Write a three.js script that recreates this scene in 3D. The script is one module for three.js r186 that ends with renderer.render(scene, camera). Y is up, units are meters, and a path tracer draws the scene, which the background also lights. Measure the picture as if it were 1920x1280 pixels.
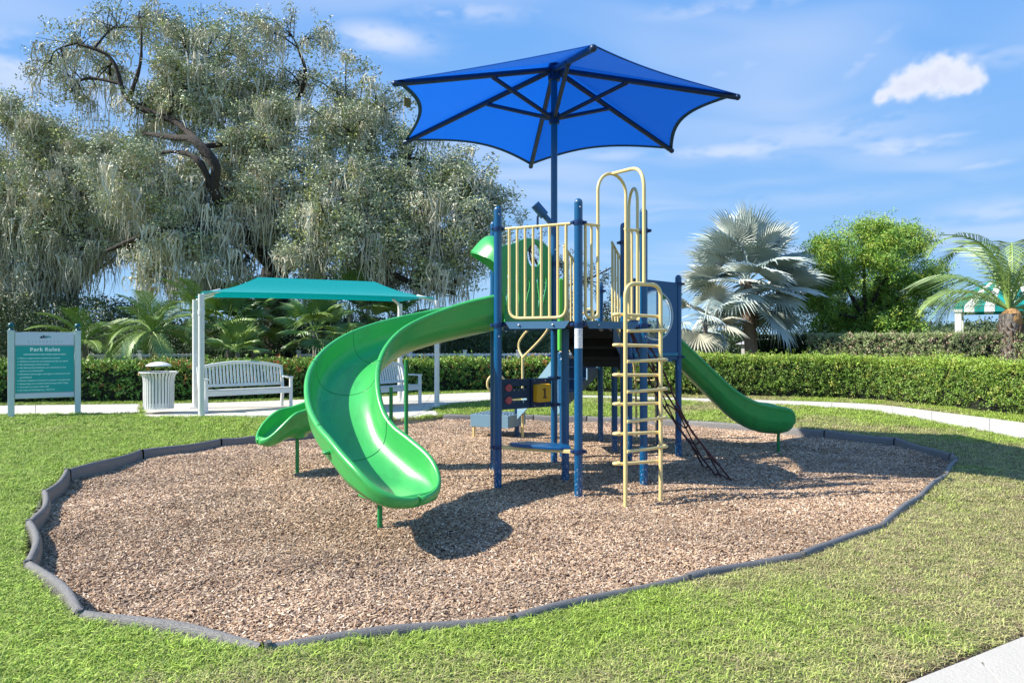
import * as THREE from 'three';
import { mergeGeometries } from 'three/addons/utils/BufferGeometryUtils.js';
import { RoundedBoxGeometry } from 'three/addons/geometries/RoundedBoxGeometry.js';

// ---------------------------------------------------------------- camera, exposure, sun
const FOCAL = 1295, EYE = 1.5;                      // focal length in photo pixels, eye height in metres
const scene = new THREE.Scene();
const camera = new THREE.PerspectiveCamera(2 * Math.atan(640 / FOCAL) * 180 / Math.PI, 1.5, 0.05, 1500);
camera.position.set(0, EYE, 0);
camera.lookAt(0, EYE, -10);
const renderer = new THREE.WebGLRenderer();
renderer.toneMapping = THREE.LinearToneMapping;
renderer.toneMappingExposure = 1.68;
renderer.shadowMap.enabled = true;
const SUN_EL = 42.6 * Math.PI / 180, SUN_AZ = 7.8 * Math.PI / 180;   // from the left, a little behind the camera
const sunDir = new THREE.Vector3(-Math.cos(SUN_EL) * Math.cos(SUN_AZ), Math.sin(SUN_EL), Math.cos(SUN_EL) * Math.sin(SUN_AZ));
const sun = new THREE.DirectionalLight(new THREE.Color(1, 0.94, 0.84), 4.9);
sun.target.position.set(0, 0, -10); sun.position.copy(sunDir).multiplyScalar(60).add(sun.target.position);
sun.castShadow = true; sun.shadow.radius = 1; sun.shadow.mapSize.set(4096, 4096);
Object.assign(sun.shadow.camera, { left: -30, right: 30, top: 30, bottom: -30, near: 1, far: 140 });
scene.add(sun, sun.target);

// ---------------------------------------------------------------- small helpers
function mulberry(a) { return () => { a |= 0; a = a + 0x6D2B79F5 | 0; let t = Math.imul(a ^ a >>> 15, 1 | a); t = t + Math.imul(t ^ t >>> 7, 61 | t) ^ t; return ((t ^ t >>> 14) >>> 0) / 4294967296; }; }
const clamp = THREE.MathUtils.clamp, lerp = THREE.MathUtils.lerp, sstep = (x, a, b) => { const t = clamp((x - a) / (b - a), 0, 1); return t * t * (3 - 2 * t); };
function hash2(x, y, s = 0) { let h = Math.imul(x | 0, 374761393) + Math.imul(y | 0, 668265263) + Math.imul(s | 0, 974634527) | 0; h = Math.imul(h ^ h >>> 13, 1274126177); return ((h ^ h >>> 16) >>> 0) / 4294967296; }
function noise2(x, y, s = 0) { const i = Math.floor(x), j = Math.floor(y), u = x - i, v = y - j, a = u * u * (3 - 2 * u), b = v * v * (3 - 2 * v); return lerp(lerp(hash2(i, j, s), hash2(i + 1, j, s), a), lerp(hash2(i, j + 1, s), hash2(i + 1, j + 1, s), a), b); }
function fbm(x, y, o = 4, s = 0) { let t = 0, a = 0.5, n = 0; for (let i = 0; i < o; i++) { t += a * noise2(x, y, s + i * 17); n += a; a *= 0.5; x *= 2.03; y *= 2.03; } return t / n; }
const V = (x, d, y) => new THREE.Vector3(x, y, -d);                                   // x to the right, d metres ahead, y up
const at = (px, py, d) => V((px - 960) * d / FOCAL, d, EYE - (py - 640) * d / FOCAL);  // a photo pixel at a distance
const onH = (px, py, h = 0) => at(px, py, FOCAL * (EYE - h) / (py - 640));             // a photo pixel on the level h
const used = new Map();
function numbered(n) { const k = used.get(n) ?? 0; used.set(n, k + 1); return k ? n + '_' + String(k).padStart(3, '0') : n; }
function tag(o, label, category, group, kind) { if (label) o.userData.label = label; if (category) o.userData.category = category; if (group) o.userData.group = group; if (kind) o.userData.kind = kind; return o; }
function thing(name, label, category, base = V(0, 0, 0), group) { const o = new THREE.Group(); o.name = numbered(name); o.position.copy(base); scene.add(o); return tag(o, label, category, group); }
function flat(g) { const h = g.index ? g.toNonIndexed() : g.clone(); for (const k of Object.keys(h.attributes)) if (!['position', 'normal', 'uv'].includes(k)) h.deleteAttribute(k); if (!h.attributes.uv) h.setAttribute('uv', new THREE.BufferAttribute(new Float32Array(h.attributes.position.count * 2), 2)); if (!h.attributes.normal) h.computeVertexNormals(); h.morphAttributes = {}; return h; }
const merge = (a) => { a = [a].flat(3).filter(Boolean); return a.length === 1 ? a[0] : mergeGeometries(a.map(flat), false); };
function worldOf(o) { const v = new THREE.Vector3(); while (o && o !== scene) { v.add(o.position); o = o.parent; } return v; }
// a mesh from shapes given in world coordinates, hung under parent (parents here are never turned unless said)
function part(name, shapes, mat, parent = scene, kind) {
  const g = merge(shapes), b = worldOf(parent); const h = b.lengthSq() ? g.clone().translate(-b.x, -b.y, -b.z) : g;
  const m = new THREE.Mesh(h, mat); m.name = parent === scene ? numbered(name) : name; m.castShadow = m.receiveShadow = true; if (kind) m.userData.kind = kind; parent.add(m); return m;
}
// a tube along points; r a number or function of 0..1; closed ends
function sweep(pts, r, n = 8, caps = true) {
  const P = [], U = [], I = [], R = typeof r === 'function' ? r : () => r; let T, Nn = null, len = 0;
  for (let i = 0; i < pts.length; i++) {
    const a = pts[Math.max(0, i - 1)], b = pts[Math.min(pts.length - 1, i + 1)]; T = b.clone().sub(a).normalize();
    if (!Nn) { Nn = Math.abs(T.y) < 0.9 ? new THREE.Vector3(0, 1, 0) : new THREE.Vector3(1, 0, 0); }
    Nn = Nn.clone().addScaledVector(T, -Nn.dot(T)).normalize(); const B = T.clone().cross(Nn); if (i) len += pts[i].distanceTo(pts[i - 1]);
    const rr = R(i / (pts.length - 1));
    for (let k = 0; k <= n; k++) { const q = k / n * Math.PI * 2, c = Math.cos(q) * rr, s = Math.sin(q) * rr; P.push(pts[i].x + Nn.x * c + B.x * s, pts[i].y + Nn.y * c + B.y * s, pts[i].z + Nn.z * c + B.z * s); U.push(k / n, len); }
  }
  for (let i = 0; i + 1 < pts.length; i++) for (let k = 0; k < n; k++) { const a = i * (n + 1) + k, b = a + n + 1; I.push(a, b, a + 1, b, b + 1, a + 1); }
  const g = new THREE.BufferGeometry(); g.setAttribute('position', new THREE.Float32BufferAttribute(P, 3)); g.setAttribute('uv', new THREE.Float32BufferAttribute(U, 2)); g.setIndex(I); g.computeVertexNormals();
  { const nn = g.attributes.normal; for (let i = 0; i < pts.length; i++) { const a = i * (n + 1), b = a + n; const x = nn.getX(a) + nn.getX(b), y = nn.getY(a) + nn.getY(b), z = nn.getZ(a) + nn.getZ(b), l = Math.hypot(x, y, z) || 1; for (const k of [a, b]) nn.setXYZ(k, x / l, y / l, z / l); } }
  if (!caps) return g;
  const out = [g]; for (const [p, q, e] of [[pts[0], pts[1], 0], [pts[pts.length - 1], pts[pts.length - 2], 1]]) { const d = p.clone().sub(q).normalize(), rr = R(e); if (rr < 0.002) continue; const c = new THREE.CircleGeometry(rr, n); c.applyQuaternion(new THREE.Quaternion().setFromUnitVectors(new THREE.Vector3(0, 0, 1), d)); c.translate(p.x, p.y, p.z); out.push(c); }
  return merge(out);
}
// polyline with its corners rounded
function bent(pts, rad = 0.08, n = 6) {
  const o = [pts[0].clone()];
  for (let i = 1; i + 1 < pts.length; i++) { const p = pts[i], a = pts[i - 1].clone().sub(p), b = pts[i + 1].clone().sub(p), k = Math.min(rad, a.length() * 0.49, b.length() * 0.49); a.setLength(k).add(p); b.setLength(k).add(p); for (let j = 0; j <= n; j++) { const t = j / n; o.push(a.clone().multiplyScalar((1 - t) * (1 - t)).addScaledVector(p, 2 * t * (1 - t)).addScaledVector(b, t * t)); } }
  o.push(pts[pts.length - 1].clone()); return o;
}
const smooth = (pts, n = 24) => new THREE.CatmullRomCurve3(pts, false, 'centripetal').getPoints(n);
const pipe = (pts, r, rad, n) => sweep(bent(pts, rad), r, n);
function box(w, h, l, p, turn = 0, bevel = 0.006) { const m = Math.min(w, h, l); const g = bevel && m > 3 * bevel ? new RoundedBoxGeometry(w, h, l, 1, bevel) : new THREE.BoxGeometry(w, h, l); if (turn) g.rotateY(turn); return g.translate(p.x, p.y, p.z); }
function bar(a, b, w, h, bevel = 0.004) { const d = b.clone().sub(a), g = new RoundedBoxGeometry(w, h, d.length(), 1, Math.min(bevel, w * 0.3, h * 0.3)); const m = new THREE.Matrix4().lookAt(b, a, Math.abs(d.y) > 0.98 * d.length() ? new THREE.Vector3(1, 0, 0) : new THREE.Vector3(0, 1, 0)); g.applyMatrix4(m); const c = a.clone().add(b).multiplyScalar(0.5); return g.translate(c.x, c.y, c.z); }
const cyl = (p, y0, y1, r0, r1 = r0, n = 16) => new THREE.CylinderGeometry(r1, r0, y1 - y0, n).translate(p.x, (y0 + y1) / 2, p.z);
const ball = (p, r, sy = 1) => new THREE.SphereGeometry(r, 14, 10).scale(1, sy, 1).translate(p.x, p.y, p.z);
function lathe(prof, p, n = 28) { return new THREE.LatheGeometry(prof.map(([r, y]) => new THREE.Vector2(r, y)), n).translate(p.x, p.y, p.z); }
function gridGeo(nu, nv, f) { const P = [], U = [], I = []; for (let i = 0; i <= nu; i++) for (let j = 0; j <= nv; j++) { const p = f(i / nu, j / nv); P.push(p.x, p.y, p.z); U.push(i / nu, j / nv); } for (let i = 0; i < nu; i++) for (let j = 0; j < nv; j++) { const a = i * (nv + 1) + j, b = a + nv + 1; I.push(a, b, a + 1, b, b + 1, a + 1); } const g = new THREE.BufferGeometry(); g.setAttribute('position', new THREE.Float32BufferAttribute(P, 3)); g.setAttribute('uv', new THREE.Float32BufferAttribute(U, 2)); g.setIndex(I); g.computeVertexNormals(); return g; }
function poly(pts, y0, y1, bevel = 0) { const s = new THREE.Shape(pts.map((p) => new THREE.Vector2(p.x, -p.z))); const g = new THREE.ExtrudeGeometry(s, { depth: y1 - y0 - bevel, bevelEnabled: bevel > 0, bevelThickness: bevel, bevelSize: bevel, bevelOffset: -bevel, bevelSegments: 2 }); g.rotateX(-Math.PI / 2); return g.translate(0, y0, 0); }
function inPoly(x, z, P) { let c = false; for (let i = 0, j = P.length - 1; i < P.length; j = i++) { const a = P[i], b = P[j]; if ((a.z > z) !== (b.z > z) && x < (b.x - a.x) * (z - a.z) / (b.z - a.z) + a.x) c = !c; } return c; }
const M4 = new THREE.Matrix4(), QQ = new THREE.Quaternion(), EU = new THREE.Euler(), SC = new THREE.Vector3();
// copies of one small shape: list of [position, euler, scale, colour]
function copies(name, geo, mat, list, parent = scene, kind = 'stuff') {
  const m = new THREE.InstancedMesh(geo, mat, list.length), b = worldOf(parent), p = new THREE.Vector3();
  list.forEach(([pos, rot, s, c], i) => { p.copy(pos).sub(b); if (rot.isQuaternion) QQ.copy(rot); else QQ.setFromEuler(rot); typeof s === 'number' ? SC.setScalar(s) : SC.copy(s); m.setMatrixAt(i, M4.compose(p, QQ, SC)); if (c) m.setColorAt(i, c); });
  m.name = parent === scene ? numbered(name) : name; m.castShadow = m.receiveShadow = true; m.userData.kind = kind; parent.add(m); return m;
}
const rgb = (r, g, b) => new THREE.Color().setRGB(r, g, b);

// ---------------------------------------------------------------- sky: clear blue air, thin cirrus, one small cumulus
{
  const SKY = .66, W = 4096, H = 2048, data = new Float32Array(W * H * 4), D = 180 / Math.PI;
  const azel = (px, py) => { const a = Math.atan((px - 960) / FOCAL); return [a * D, Math.atan((640 - py) / FOCAL * Math.cos(a)) * D]; };
  const puffs = [[1652, 184, 17], [1672, 172, 24], [1700, 155, 32], [1738, 134, 34], [1775, 128, 33], [1808, 138, 34], [1828, 156, 22], [1760, 158, 30], [1705, 172, 22], [1800, 160, 22]].map(([x, y, r]) => [...azel(x, y), r / FOCAL * D * 0.9]);
  const wisps = [[715, 72, 115, 30, .75, .06], [640, 100, 60, 18, .3, 0], [20, 130, 90, 80, .6, 0], [60, 250, 90, 50, .35, 0], [1380, 283, 170, 22, .62, .02], [1680, 276, 95, 22, .6, .08], [1500, 258, 240, 40, .42, 0], [1150, 292, 100, 14, .4, 0], [1840, 310, 60, 7, .4, -.03], [1780, 255, 40, 6, .35, 0], [1420, 110, 170, 24, .35, -.25], [1620, 110, 70, 26, .34, -.7], [1860, 108, 130, 22, .35, .1], [880, 20, 160, 24, .4, 0], [1330, 20, 240, 22, .34, 0], [1880, 395, 120, 26, .4, 0], [1500, 375, 300, 20, .18, 0]].map(([x, y, a, b, k, s]) => { const [u, v] = azel(x, y); return [u, v, a / FOCAL * D * .8, b / FOCAL * D * .8, k, s]; });
  for (let r = 0; r < H; r++) {
    const el = ((r + 0.5) / H - 0.5) * 180, y = Math.sin(el / D), c = Math.cos(el / D), e = Math.max(0, el);
    const k1 = 1 - Math.exp(-e / 15), k2 = sstep(e, 18, 85);
    for (let q = 0; q < W; q++) {
      const i = (r * W + q) * 4; data[i + 3] = 1;
      if (el < -1) { data[i] = .15; data[i + 1] = .16; data[i + 2] = .13; continue; }
      const a = ((q + 0.5) / W - 0.5) * 2 * Math.PI, x = Math.cos(a) * c, z = Math.sin(a) * c, az = Math.atan2(x, -z) * D;
      let R = lerp(.40, .115, k1) * lerp(1, .5, k2), G = lerp(.66, .35, k1) * lerp(1, .62, k2), B = lerp(.93, .84, k1) * lerp(1, .76, k2);
      const sd = Math.max(0, x * sunDir.x + y * sunDir.y + z * sunDir.z), glow = Math.pow(sd, 6) * 0.22; R += glow; G += glow; B += glow;
      // thin high cloud, the same all round
      const t = 1 / (Math.max(y, 0.02) + 0.09), u = x * t * 1.1, w = z * t * 1.1;
      let cir = sstep(fbm(u * 1.1 + 3, w * 2.6 + fbm(u * 2, w * 2, 2, 5) * 1.2, 3, 3), .40, .88) * .36 * sstep(el, 1, 8);
      if (Math.abs(az) < 50 && el < 40) {
        const n = fbm(az * .35 + 40, el * 1.15 + az * .12 + 9, 5, 7), f = fbm(az * .9, el * 2.6 - az * .2, 4, 31);
        for (const [wu, wv, wa, wb, k, s] of wisps) { const du = (az - wu) / wa, dv = (el - wv + s * (az - wu)) / wb, g = du * du + dv * dv; if (g < 5) cir = Math.max(cir, k * Math.exp(-g * 1.1) * sstep(n * .6 + f * .4, .22, .62) + (g < 5 ? 0 : 0)); }
      }
      R = lerp(R, .78, cir); G = lerp(G, .83, cir); B = lerp(B, .96, cir);
      if (az > 24 && az < 38 && el > 14 && el < 26) {
        let dn = 0; for (const [pu, pv, pr] of puffs) { const g = 1 - Math.hypot(az - pu, (el - pv) * 1.1) / (pr * 1.15); if (g > 0) dn += g * (1.1); }
        const gate = Math.min(1, dn * 2.2); dn = dn * .75 + gate * ((fbm(az * 1.5, el * 1.5, 5, 71) - .5) * 1.05 + (fbm(az * 6, el * 6, 3, 77) - .5) * .3);
        const m = Math.pow(sstep(dn, .02, 1.0), .8) * .93, sh = sstep(dn, .35, 1.5) * .16 * sstep(22 - el, 0, 4);
        R = lerp(R, .86 - sh, m); G = lerp(G, .88 - sh * .9, m); B = lerp(B, .96 - sh * .5, m);
      }
      data[i] = R * SKY; data[i + 1] = G * SKY; data[i + 2] = B * SKY;
    }
  }
  const t = new THREE.DataTexture(data, W, H, THREE.RGBAFormat, THREE.FloatType);
  t.mapping = THREE.EquirectangularReflectionMapping; t.magFilter = t.minFilter = THREE.LinearFilter; t.needsUpdate = true;
  scene.background = t; scene.environment = t;
}

// ---------------------------------------------------------------- materials
function tex(n, f, srgb, rep = 1) { const d = new Uint8Array(n * n * 4); for (let y = 0; y < n; y++) for (let x = 0; x < n; x++) { const c = f(x / n, y / n); const i = (y * n + x) * 4; for (let k = 0; k < 3; k++) d[i + k] = clamp((typeof c === 'number' ? c : c[k]) * 255, 0, 255); d[i + 3] = 255; } const t = new THREE.DataTexture(d, n, n); t.wrapS = t.wrapT = THREE.RepeatWrapping; t.magFilter = THREE.LinearFilter; t.minFilter = THREE.LinearMipmapLinearFilter; t.generateMipmaps = true; if (srgb) t.colorSpace = THREE.SRGBColorSpace; t.repeat.set(rep, rep); t.needsUpdate = true; return t; }
// noise that tiles over 0..1
function tile(u, v, f, o, s) { let t = 0, a = .5, n = 0; for (let i = 0; i < o; i++) { const x = u * f, y = v * f, X = Math.floor(x), Y = Math.floor(y), p = x - X, q = y - Y, aa = p * p * (3 - 2 * p), bb = q * q * (3 - 2 * q), h = (m, k) => hash2((X + m) % f, (Y + k) % f, s + i * 13); t += a * lerp(lerp(h(0, 0), h(1, 0), aa), lerp(h(0, 1), h(1, 1), aa), bb); n += a; a *= .5; f *= 2; } return t / n; }
const std = (c, rough = .6, o = {}) => new THREE.MeshStandardMaterial({ color: c, roughness: rough, side: THREE.DoubleSide, ...o });
const phys = (c, rough, o) => new THREE.MeshPhysicalMaterial({ color: c, roughness: rough, side: THREE.DoubleSide, ...o });
const fineBump = tex(256, (u, v) => tile(u, v, 32, 3, 4));
const grime = tex(512, (u, v) => { const a = tile(u, v, 8, 5, 9), b = tile(u, v, 64, 2, 19); const k = .93 + .09 * a - .10 * sstep(b * .5 + a * .5, .6, .8); return [k, k * .995, k * .98]; }, true);
const mapped = (t, r, c) => { const k = t.clone(); k.repeat.set(r, c ?? r); k.needsUpdate = true; return k; };
// painted posts: chips and scuffs low down
const chipTex = (() => { const w = 256, h = 2048, d = new Uint8Array(w * h * 4); for (let y = 0; y < h; y++) for (let x = 0; x < w; x++) { const u = x / w, v = y / h, i = (y * w + x) * 4; const n = tile(u, (v * 24) % 1, 16, 4, 3), m = hash2(x >> 1, y >> 2, 8), low = v < .12 ? 1 - v / .12 : 0; const chip = sstep(n, .74 - low * .2, .79 - low * .2) * (low > 0 ? 1 : .0) + (m > .9985 ? .8 : 0); const k = clamp(chip, 0, 1); d[i] = lerp(0, 165, k); d[i + 1] = lerp(76 + n * 14, 170, k); d[i + 2] = lerp(122 + n * 16, 178, k); d[i + 3] = 255; } const t = new THREE.DataTexture(d, w, h); t.wrapS = t.wrapT = THREE.RepeatWrapping; t.magFilter = THREE.LinearFilter; t.colorSpace = THREE.SRGBColorSpace; t.repeat.set(1, 1 / 5.4); t.needsUpdate = true; return t; })();
// faded and scuffed plastic: long faint scratches and dull patches
const scuff = tex(512, (u, v) => { const a = tile(u, v, 28, 4, 101), b = tile((u * 2) % 1, (v * 16) % 1, 32, 2, 103); const k = .96 - .05 * sstep(a, .55, .72) + .04 * (b - .5); const w = .06 * sstep(b * .5 + a * .5, .60, .72); return [Math.min(1, k + w), k, Math.min(1, k + w)]; }, true);
const M = {
  post: phys(0xffffff, .32, { map: chipTex, clearcoat: .3, clearcoatRoughness: .2 }),
  blue: phys(rgb(.003, .085, .24), .32, { clearcoat: .5, clearcoatRoughness: .2 }),
  navy: std(rgb(.006, .03, .10), .4),
  clamp: std(rgb(.006, .035, .13), .35),
  yellow: phys(rgb(.80, .63, .27), .38, { clearcoat: .35, clearcoatRoughness: .25 }),
  deckEdge: std(rgb(.05, .15, .27), .5), deckDark: std(rgb(.012, .014, .018), .65),
  panel: std(rgb(.012, .05, .115), .5),
  green: phys(rgb(.055, .47, .10), .34, { map: scuff, clearcoat: .35, clearcoatRoughness: .22, bumpMap: mapped(fineBump, 6), bumpScale: .0006 }),
  greenLeg: std(rgb(.02, .27, .07), .4),
  canopy: phys(rgb(.006, .14, .70), 1, { specularIntensity: .3, transmission: .42, thickness: 0, bumpMap: mapped(fineBump, 10), bumpScale: .0008 }),
  hem: std(rgb(.01, .06, .16), .9),
  teal: phys(rgb(.0, .31, .32), 1, { specularIntensity: .15, transmission: .3, thickness: 0, bumpMap: mapped(fineBump, 8), bumpScale: .001 }),
  white: phys(rgb(.80, .81, .80), .42, { map: mapped(grime, 1), clearcoat: .2 }),
  steel: std(rgb(.55, .58, .6), .35, { metalness: .6 }),
  edging: std(rgb(.21, .205, .205), .55, { bumpMap: mapped(fineBump, 3), bumpScale: .004, map: mapped(grime, 2) }),
  rope: std(rgb(.075, .03, .028), .9), rod: std(rgb(.55, .05, .05), .5),
  bark: std(0xffffff, .95, { map: tex(256, (u, v) => { const a = tile(u, v, 8, 5, 41), b = tile((u * 3) % 1, v, 16, 3, 43); const k = .10 + .30 * a * b; return [k * 1.25, k * 1.08, k * .92]; }), bumpMap: tex(256, (u, v) => tile((u * 2) % 1, v, 8, 5, 41)), bumpScale: .05 }),
  barkDark: std(rgb(.20, .19, .185), .95, {}),
  soil: std(rgb(.075, .055, .042), .95, { bumpMap: mapped(fineBump, 1), bumpScale: .03 }),
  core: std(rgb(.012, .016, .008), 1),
};
Object.assign(M.barkDark, { map: M.bark.map, bumpMap: M.bark.bumpMap, bumpScale: .05 });
const pave = (base, spots) => tex(512, (u, v) => { const a = tile(u, v, 4, 6, 21), b = hash2(u * 512, v * 512, 4), c = sstep(tile(u, v, 32, 3, 25), .61, .67); const k = base + .12 * (a - .5) + .07 * (b - .5) - spots * c * sstep(a, .46, .6); return [Math.sqrt(k) * .99, Math.sqrt(k) * .965, Math.sqrt(k) * .91]; }, true);
M.concreteNear = std(0xffffff, .85, { map: mapped(pave(.54, .36), .6), bumpMap: mapped(fineBump, 3), bumpScale: .002 });
M.concrete = std(0xffffff, .85, { map: mapped(pave(.60, .10), .6), bumpMap: mapped(fineBump, 3), bumpScale: .002 });

// ---------------------------------------------------------------- ground: lawn, bark bed with its edging boards, concrete paths
const LAWN = 0.07, EDGE = 0.12;
const joints = [[132, 878], [92, 918], [65, 973], [65, 1048], [163, 1138], [504, 1197], [950, 1148], [1280, 1073], [1495, 1032], [1643, 979], [1714, 928], [1768, 885], [1788, 858], [1780, 850], [1677, 821], [1546, 807], [1448, 799], [1290, 788], [1200, 783], [1100, 780], [1000, 778], [915, 777], [830, 777], [740, 785], [650, 800], [560, 810], [480, 817], [415, 823], [268, 843]].map(([x, y]) => onH(x, y, EDGE));
const bedMid = V(0.4, 7.6, 0);
const outward = (p, k) => { const d = p.clone().sub(bedMid).setY(0).normalize(); return p.clone().addScaledVector(d, k); };
const bedPoly = joints.map((p) => outward(p, .05)), holePoly = joints.map((p) => outward(p, .09));
const chipLevel = (x, z) => -.05 * Math.exp(-((x + .55) ** 2 + (z + 4.75) ** 2) * 5) - .05 * Math.exp(-((x + 2.95) ** 2 + (z + 7.5) ** 2) * 5) - .04 * Math.exp(-((x - 1.35) ** 2 + (z + 6.1) ** 2) * 5) - .05 * Math.exp(-((x - 4.1) ** 2 + (z + 9.4) ** 2) * 4) - .022 * sstep(Math.hypot(x - .4, -z - 7.6), 3.7, 4.9) * sstep(-x, .8, 2.6) + (fbm(x * .9 + 5, z * .9, 3, 12) - .5) * .07 + (fbm(x * 4, z * 4, 2, 14) - .5) * .03;
const dryness = (x, z) => clamp(sstep(fbm(x * .55 + 20, z * .55 + 3, 4, 61) + clamp((x + 0.2) * .055, -.2, .14) + (-z < 7 ? .02 : -.06), .42, .66), 0, 1);
{
  const s = new THREE.Shape(); const n = 64; for (let i = 0; i < n; i++) { const a = i / n * Math.PI * 2; s[i ? 'lineTo' : 'moveTo'](Math.cos(a) * 700, Math.sin(a) * 700); }
  s.holes.push(new THREE.Path(holePoly.map((p) => new THREE.Vector2(p.x, -p.z))));
  const g = new THREE.ShapeGeometry(s); g.rotateX(-Math.PI / 2); g.translate(0, LAWN, 0);
  const t = tex(1024, (u, v) => { const a = tile(u, v, 8, 6, 51), b = tile(u, v, 64, 3, 55), c = hash2(u * 1024, v * 1024, 3); const d = sstep(a, .42, .66); const k = .55 + .5 * b + .25 * (c - .5); return [lerp(.36, .54, d) * k, lerp(.46, .48, d) * k, lerp(.15, .28, d) * k]; }, true, 1 / 3.1);
  tag(part('lawn', g, std(0xffffff, 1, { map: t, bumpMap: mapped(fineBump, .8), bumpScale: .02 })), 'mown grass lawn around the bark bed', null, null, 'structure');
  const gb = new THREE.BufferGeometry(), Pn = [], In = [], N = 110, x0 = -5.4, x1 = 6, d0 = 2.9, d1 = 13.6;   // bark bed: a gently uneven sheet cut to the edging
  for (let i = 0; i <= N; i++) for (let j = 0; j <= N; j++) { const x = lerp(x0, x1, i / N), z = -lerp(d0, d1, j / N); Pn.push(x, chipLevel(x, z), z); }
  for (let i = 0; i < N; i++) for (let j = 0; j < N; j++) { const a = i * (N + 1) + j, cx = lerp(x0, x1, (i + .5) / N), cz = -lerp(d0, d1, (j + .5) / N); if (inPoly(cx, cz, joints.map((p) => outward(p, .075)))) In.push(a, a + N + 1, a + 1, a + N + 1, a + N + 2, a + 1); }
  gb.setAttribute('position', new THREE.Float32BufferAttribute(Pn, 3)); gb.setAttribute('uv', new THREE.Float32BufferAttribute(Pn.flatMap((v, k) => k % 3 === 1 ? [] : [v]), 2)); gb.setIndex(In); gb.computeVertexNormals();
  const bt = tex(512, (u, v) => { const a = tile(u, v, 32, 4, 81), b = tile(u, v, 6, 3, 85); const k = .28 + .5 * a + .1 * (b - .5); return [k, k * .76, k * .6]; }, true, 1 / 1.3);
  tag(part('bark_bed', gb, std(0xffffff, 1, { map: bt, bumpMap: mapped(fineBump, 1.5), bumpScale: .03 })), 'play area bed of tan bark chips', null, null, 'structure');
}
{ // bark chips
  const r = mulberry(7), g = new THREE.BoxGeometry(.021, .0035, .0062), L = []; const cols = [[.38, .255, .165], [.49, .35, .235], [.30, .195, .13], [.64, .51, .39], [.19, .125, .085], [.42, .31, .22], [.54, .38, .24], [.30, .22, .17]];
  const add = (x, z, k) => { const c = cols[Math.floor(r() * cols.length)], f = (.9 + r() * .48) * (.72 + .56 * fbm(x * 1.5 + 4, z * 1.5, 3, 33)); L.push([new THREE.Vector3(x, chipLevel(x, z) + .003 + r() * .016, z), new THREE.Euler((r() - .5) * .9, r() * 6.28, (r() - .5) * .9), new THREE.Vector3(k * (.45 + r() * 1.0), k, k * (.6 + r() * .9)), rgb(c[0] * f, c[1] * f, c[2] * f * .97)]); };
  for (let i = 0; i < 680000; i++) { const d = 3.1 + Math.pow(r(), 1.65) * 10.2, x = -5.2 + r() * 10.9, z = -d; if (!inPoly(x, z, bedPoly)) continue; add(x, z, d < 6 ? 1 : d < 9 ? 1.2 : 1.5); }
  tag(copies('bark_chip', g, std(0xffffff, .9), L), 'loose tan bark chips covering the play area', 'bark chips', null, 'stuff');
}
{ // edging boards, each its own piece
  const t = thing('bed_edging', 'dark grey plastic edging boards curving round the bark chip play area', 'edging', V(0, 0, 0));
  joints.forEach((a, i) => {
    if (i === 22) return;
    const b = joints[(i + 1) % joints.length], len = a.distanceTo(b), dir = b.clone().sub(a).normalize(), out = outward(a.clone().add(b).multiplyScalar(.5), 1).sub(a.clone().add(b).multiplyScalar(.5)); out.addScaledVector(dir, -out.dot(dir)).normalize();
    const k = mulberry(90 + i), bow = len > .5 ? (i < 5 || i > 25 ? -.035 - k() * .025 : -.015 - k() * .02) : 0, tilt = (k() - .5) * .02;
    const prof = [[-.005, -.22], [0, -.02], [.004, .085], [.018, .113], [.034, .12], [.052, .113], [.064, .085], [.066, -.22]];
    const g = gridGeo(8, prof.length - 1, (u, v) => { const [o, y] = prof[Math.round(v * (prof.length - 1))], s = Math.sin(u * Math.PI); const e = lerp(.012, len - .012, u); return a.clone().addScaledVector(dir, e).addScaledVector(out, o + bow * s).setY(y + tilt * (u - .5) + .006 * Math.sin(u * 7 + i)); });
    const caps = [0, 1].map((u) => { const s = new THREE.Shape(prof.map(([o, y]) => new THREE.Vector2(o, y))); const c = new THREE.ShapeGeometry(s); const m = new THREE.Matrix4().makeBasis(out, new THREE.Vector3(0, 1, 0), dir); m.setPosition(a.clone().addScaledVector(dir, u ? len - .012 : .012).setY(0)); return c.applyMatrix4(m); });
    part('edging_board', [g, ...caps], M.edging, t);
    if (len > .5) part('joint_peg', cyl(a.clone().addScaledVector(out, .045), .02, .126, .02, .018, 8), M.edging, t);
  });
}
const pathPolys = [];
function slabs(name, label, top, bottom, cuts, mat = M.concrete) { // strips between two edges, cut into slabs by fine joints
  const o = thing(name, label, null, V(0, 0, 0)); o.userData.kind = 'structure';
  const ct = new THREE.CatmullRomCurve3(top, false, 'centripetal'), cb = new THREE.CatmullRomCurve3(bottom, false, 'centripetal'), n = 8; pathPolys.push([...ct.getPoints(60), ...cb.getPoints(60).reverse()]);
  for (let i = 0; i < cuts; i++) { const A = [], B = []; for (let k = 0; k <= n; k++) { const u = clamp((i + lerp(.002, .998, k / n)) / cuts, 0, 1); A.push(ct.getPoint(u)); B.push(cb.getPoint(u)); } const P = [...A, ...B.reverse()]; part('slab', poly(P, LAWN - .1, LAWN + .03, .006), mat, o); }
  return o;
}
const G = (x, y) => onH(x, y, LAWN + .03);
slabs('path', 'pale concrete path running past the right hedge', [[1010, 738.5], [1256, 745], [1408, 749], [1631, 757], [1748, 770], [1920, 792], [2200, 832]].map((p) => G(...p)), [[1010, 743], [1256, 750], [1408, 755.5], [1631, 770], [1748, 790], [1920, 823], [2200, 884]].map((p) => G(...p)), 9);
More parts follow.
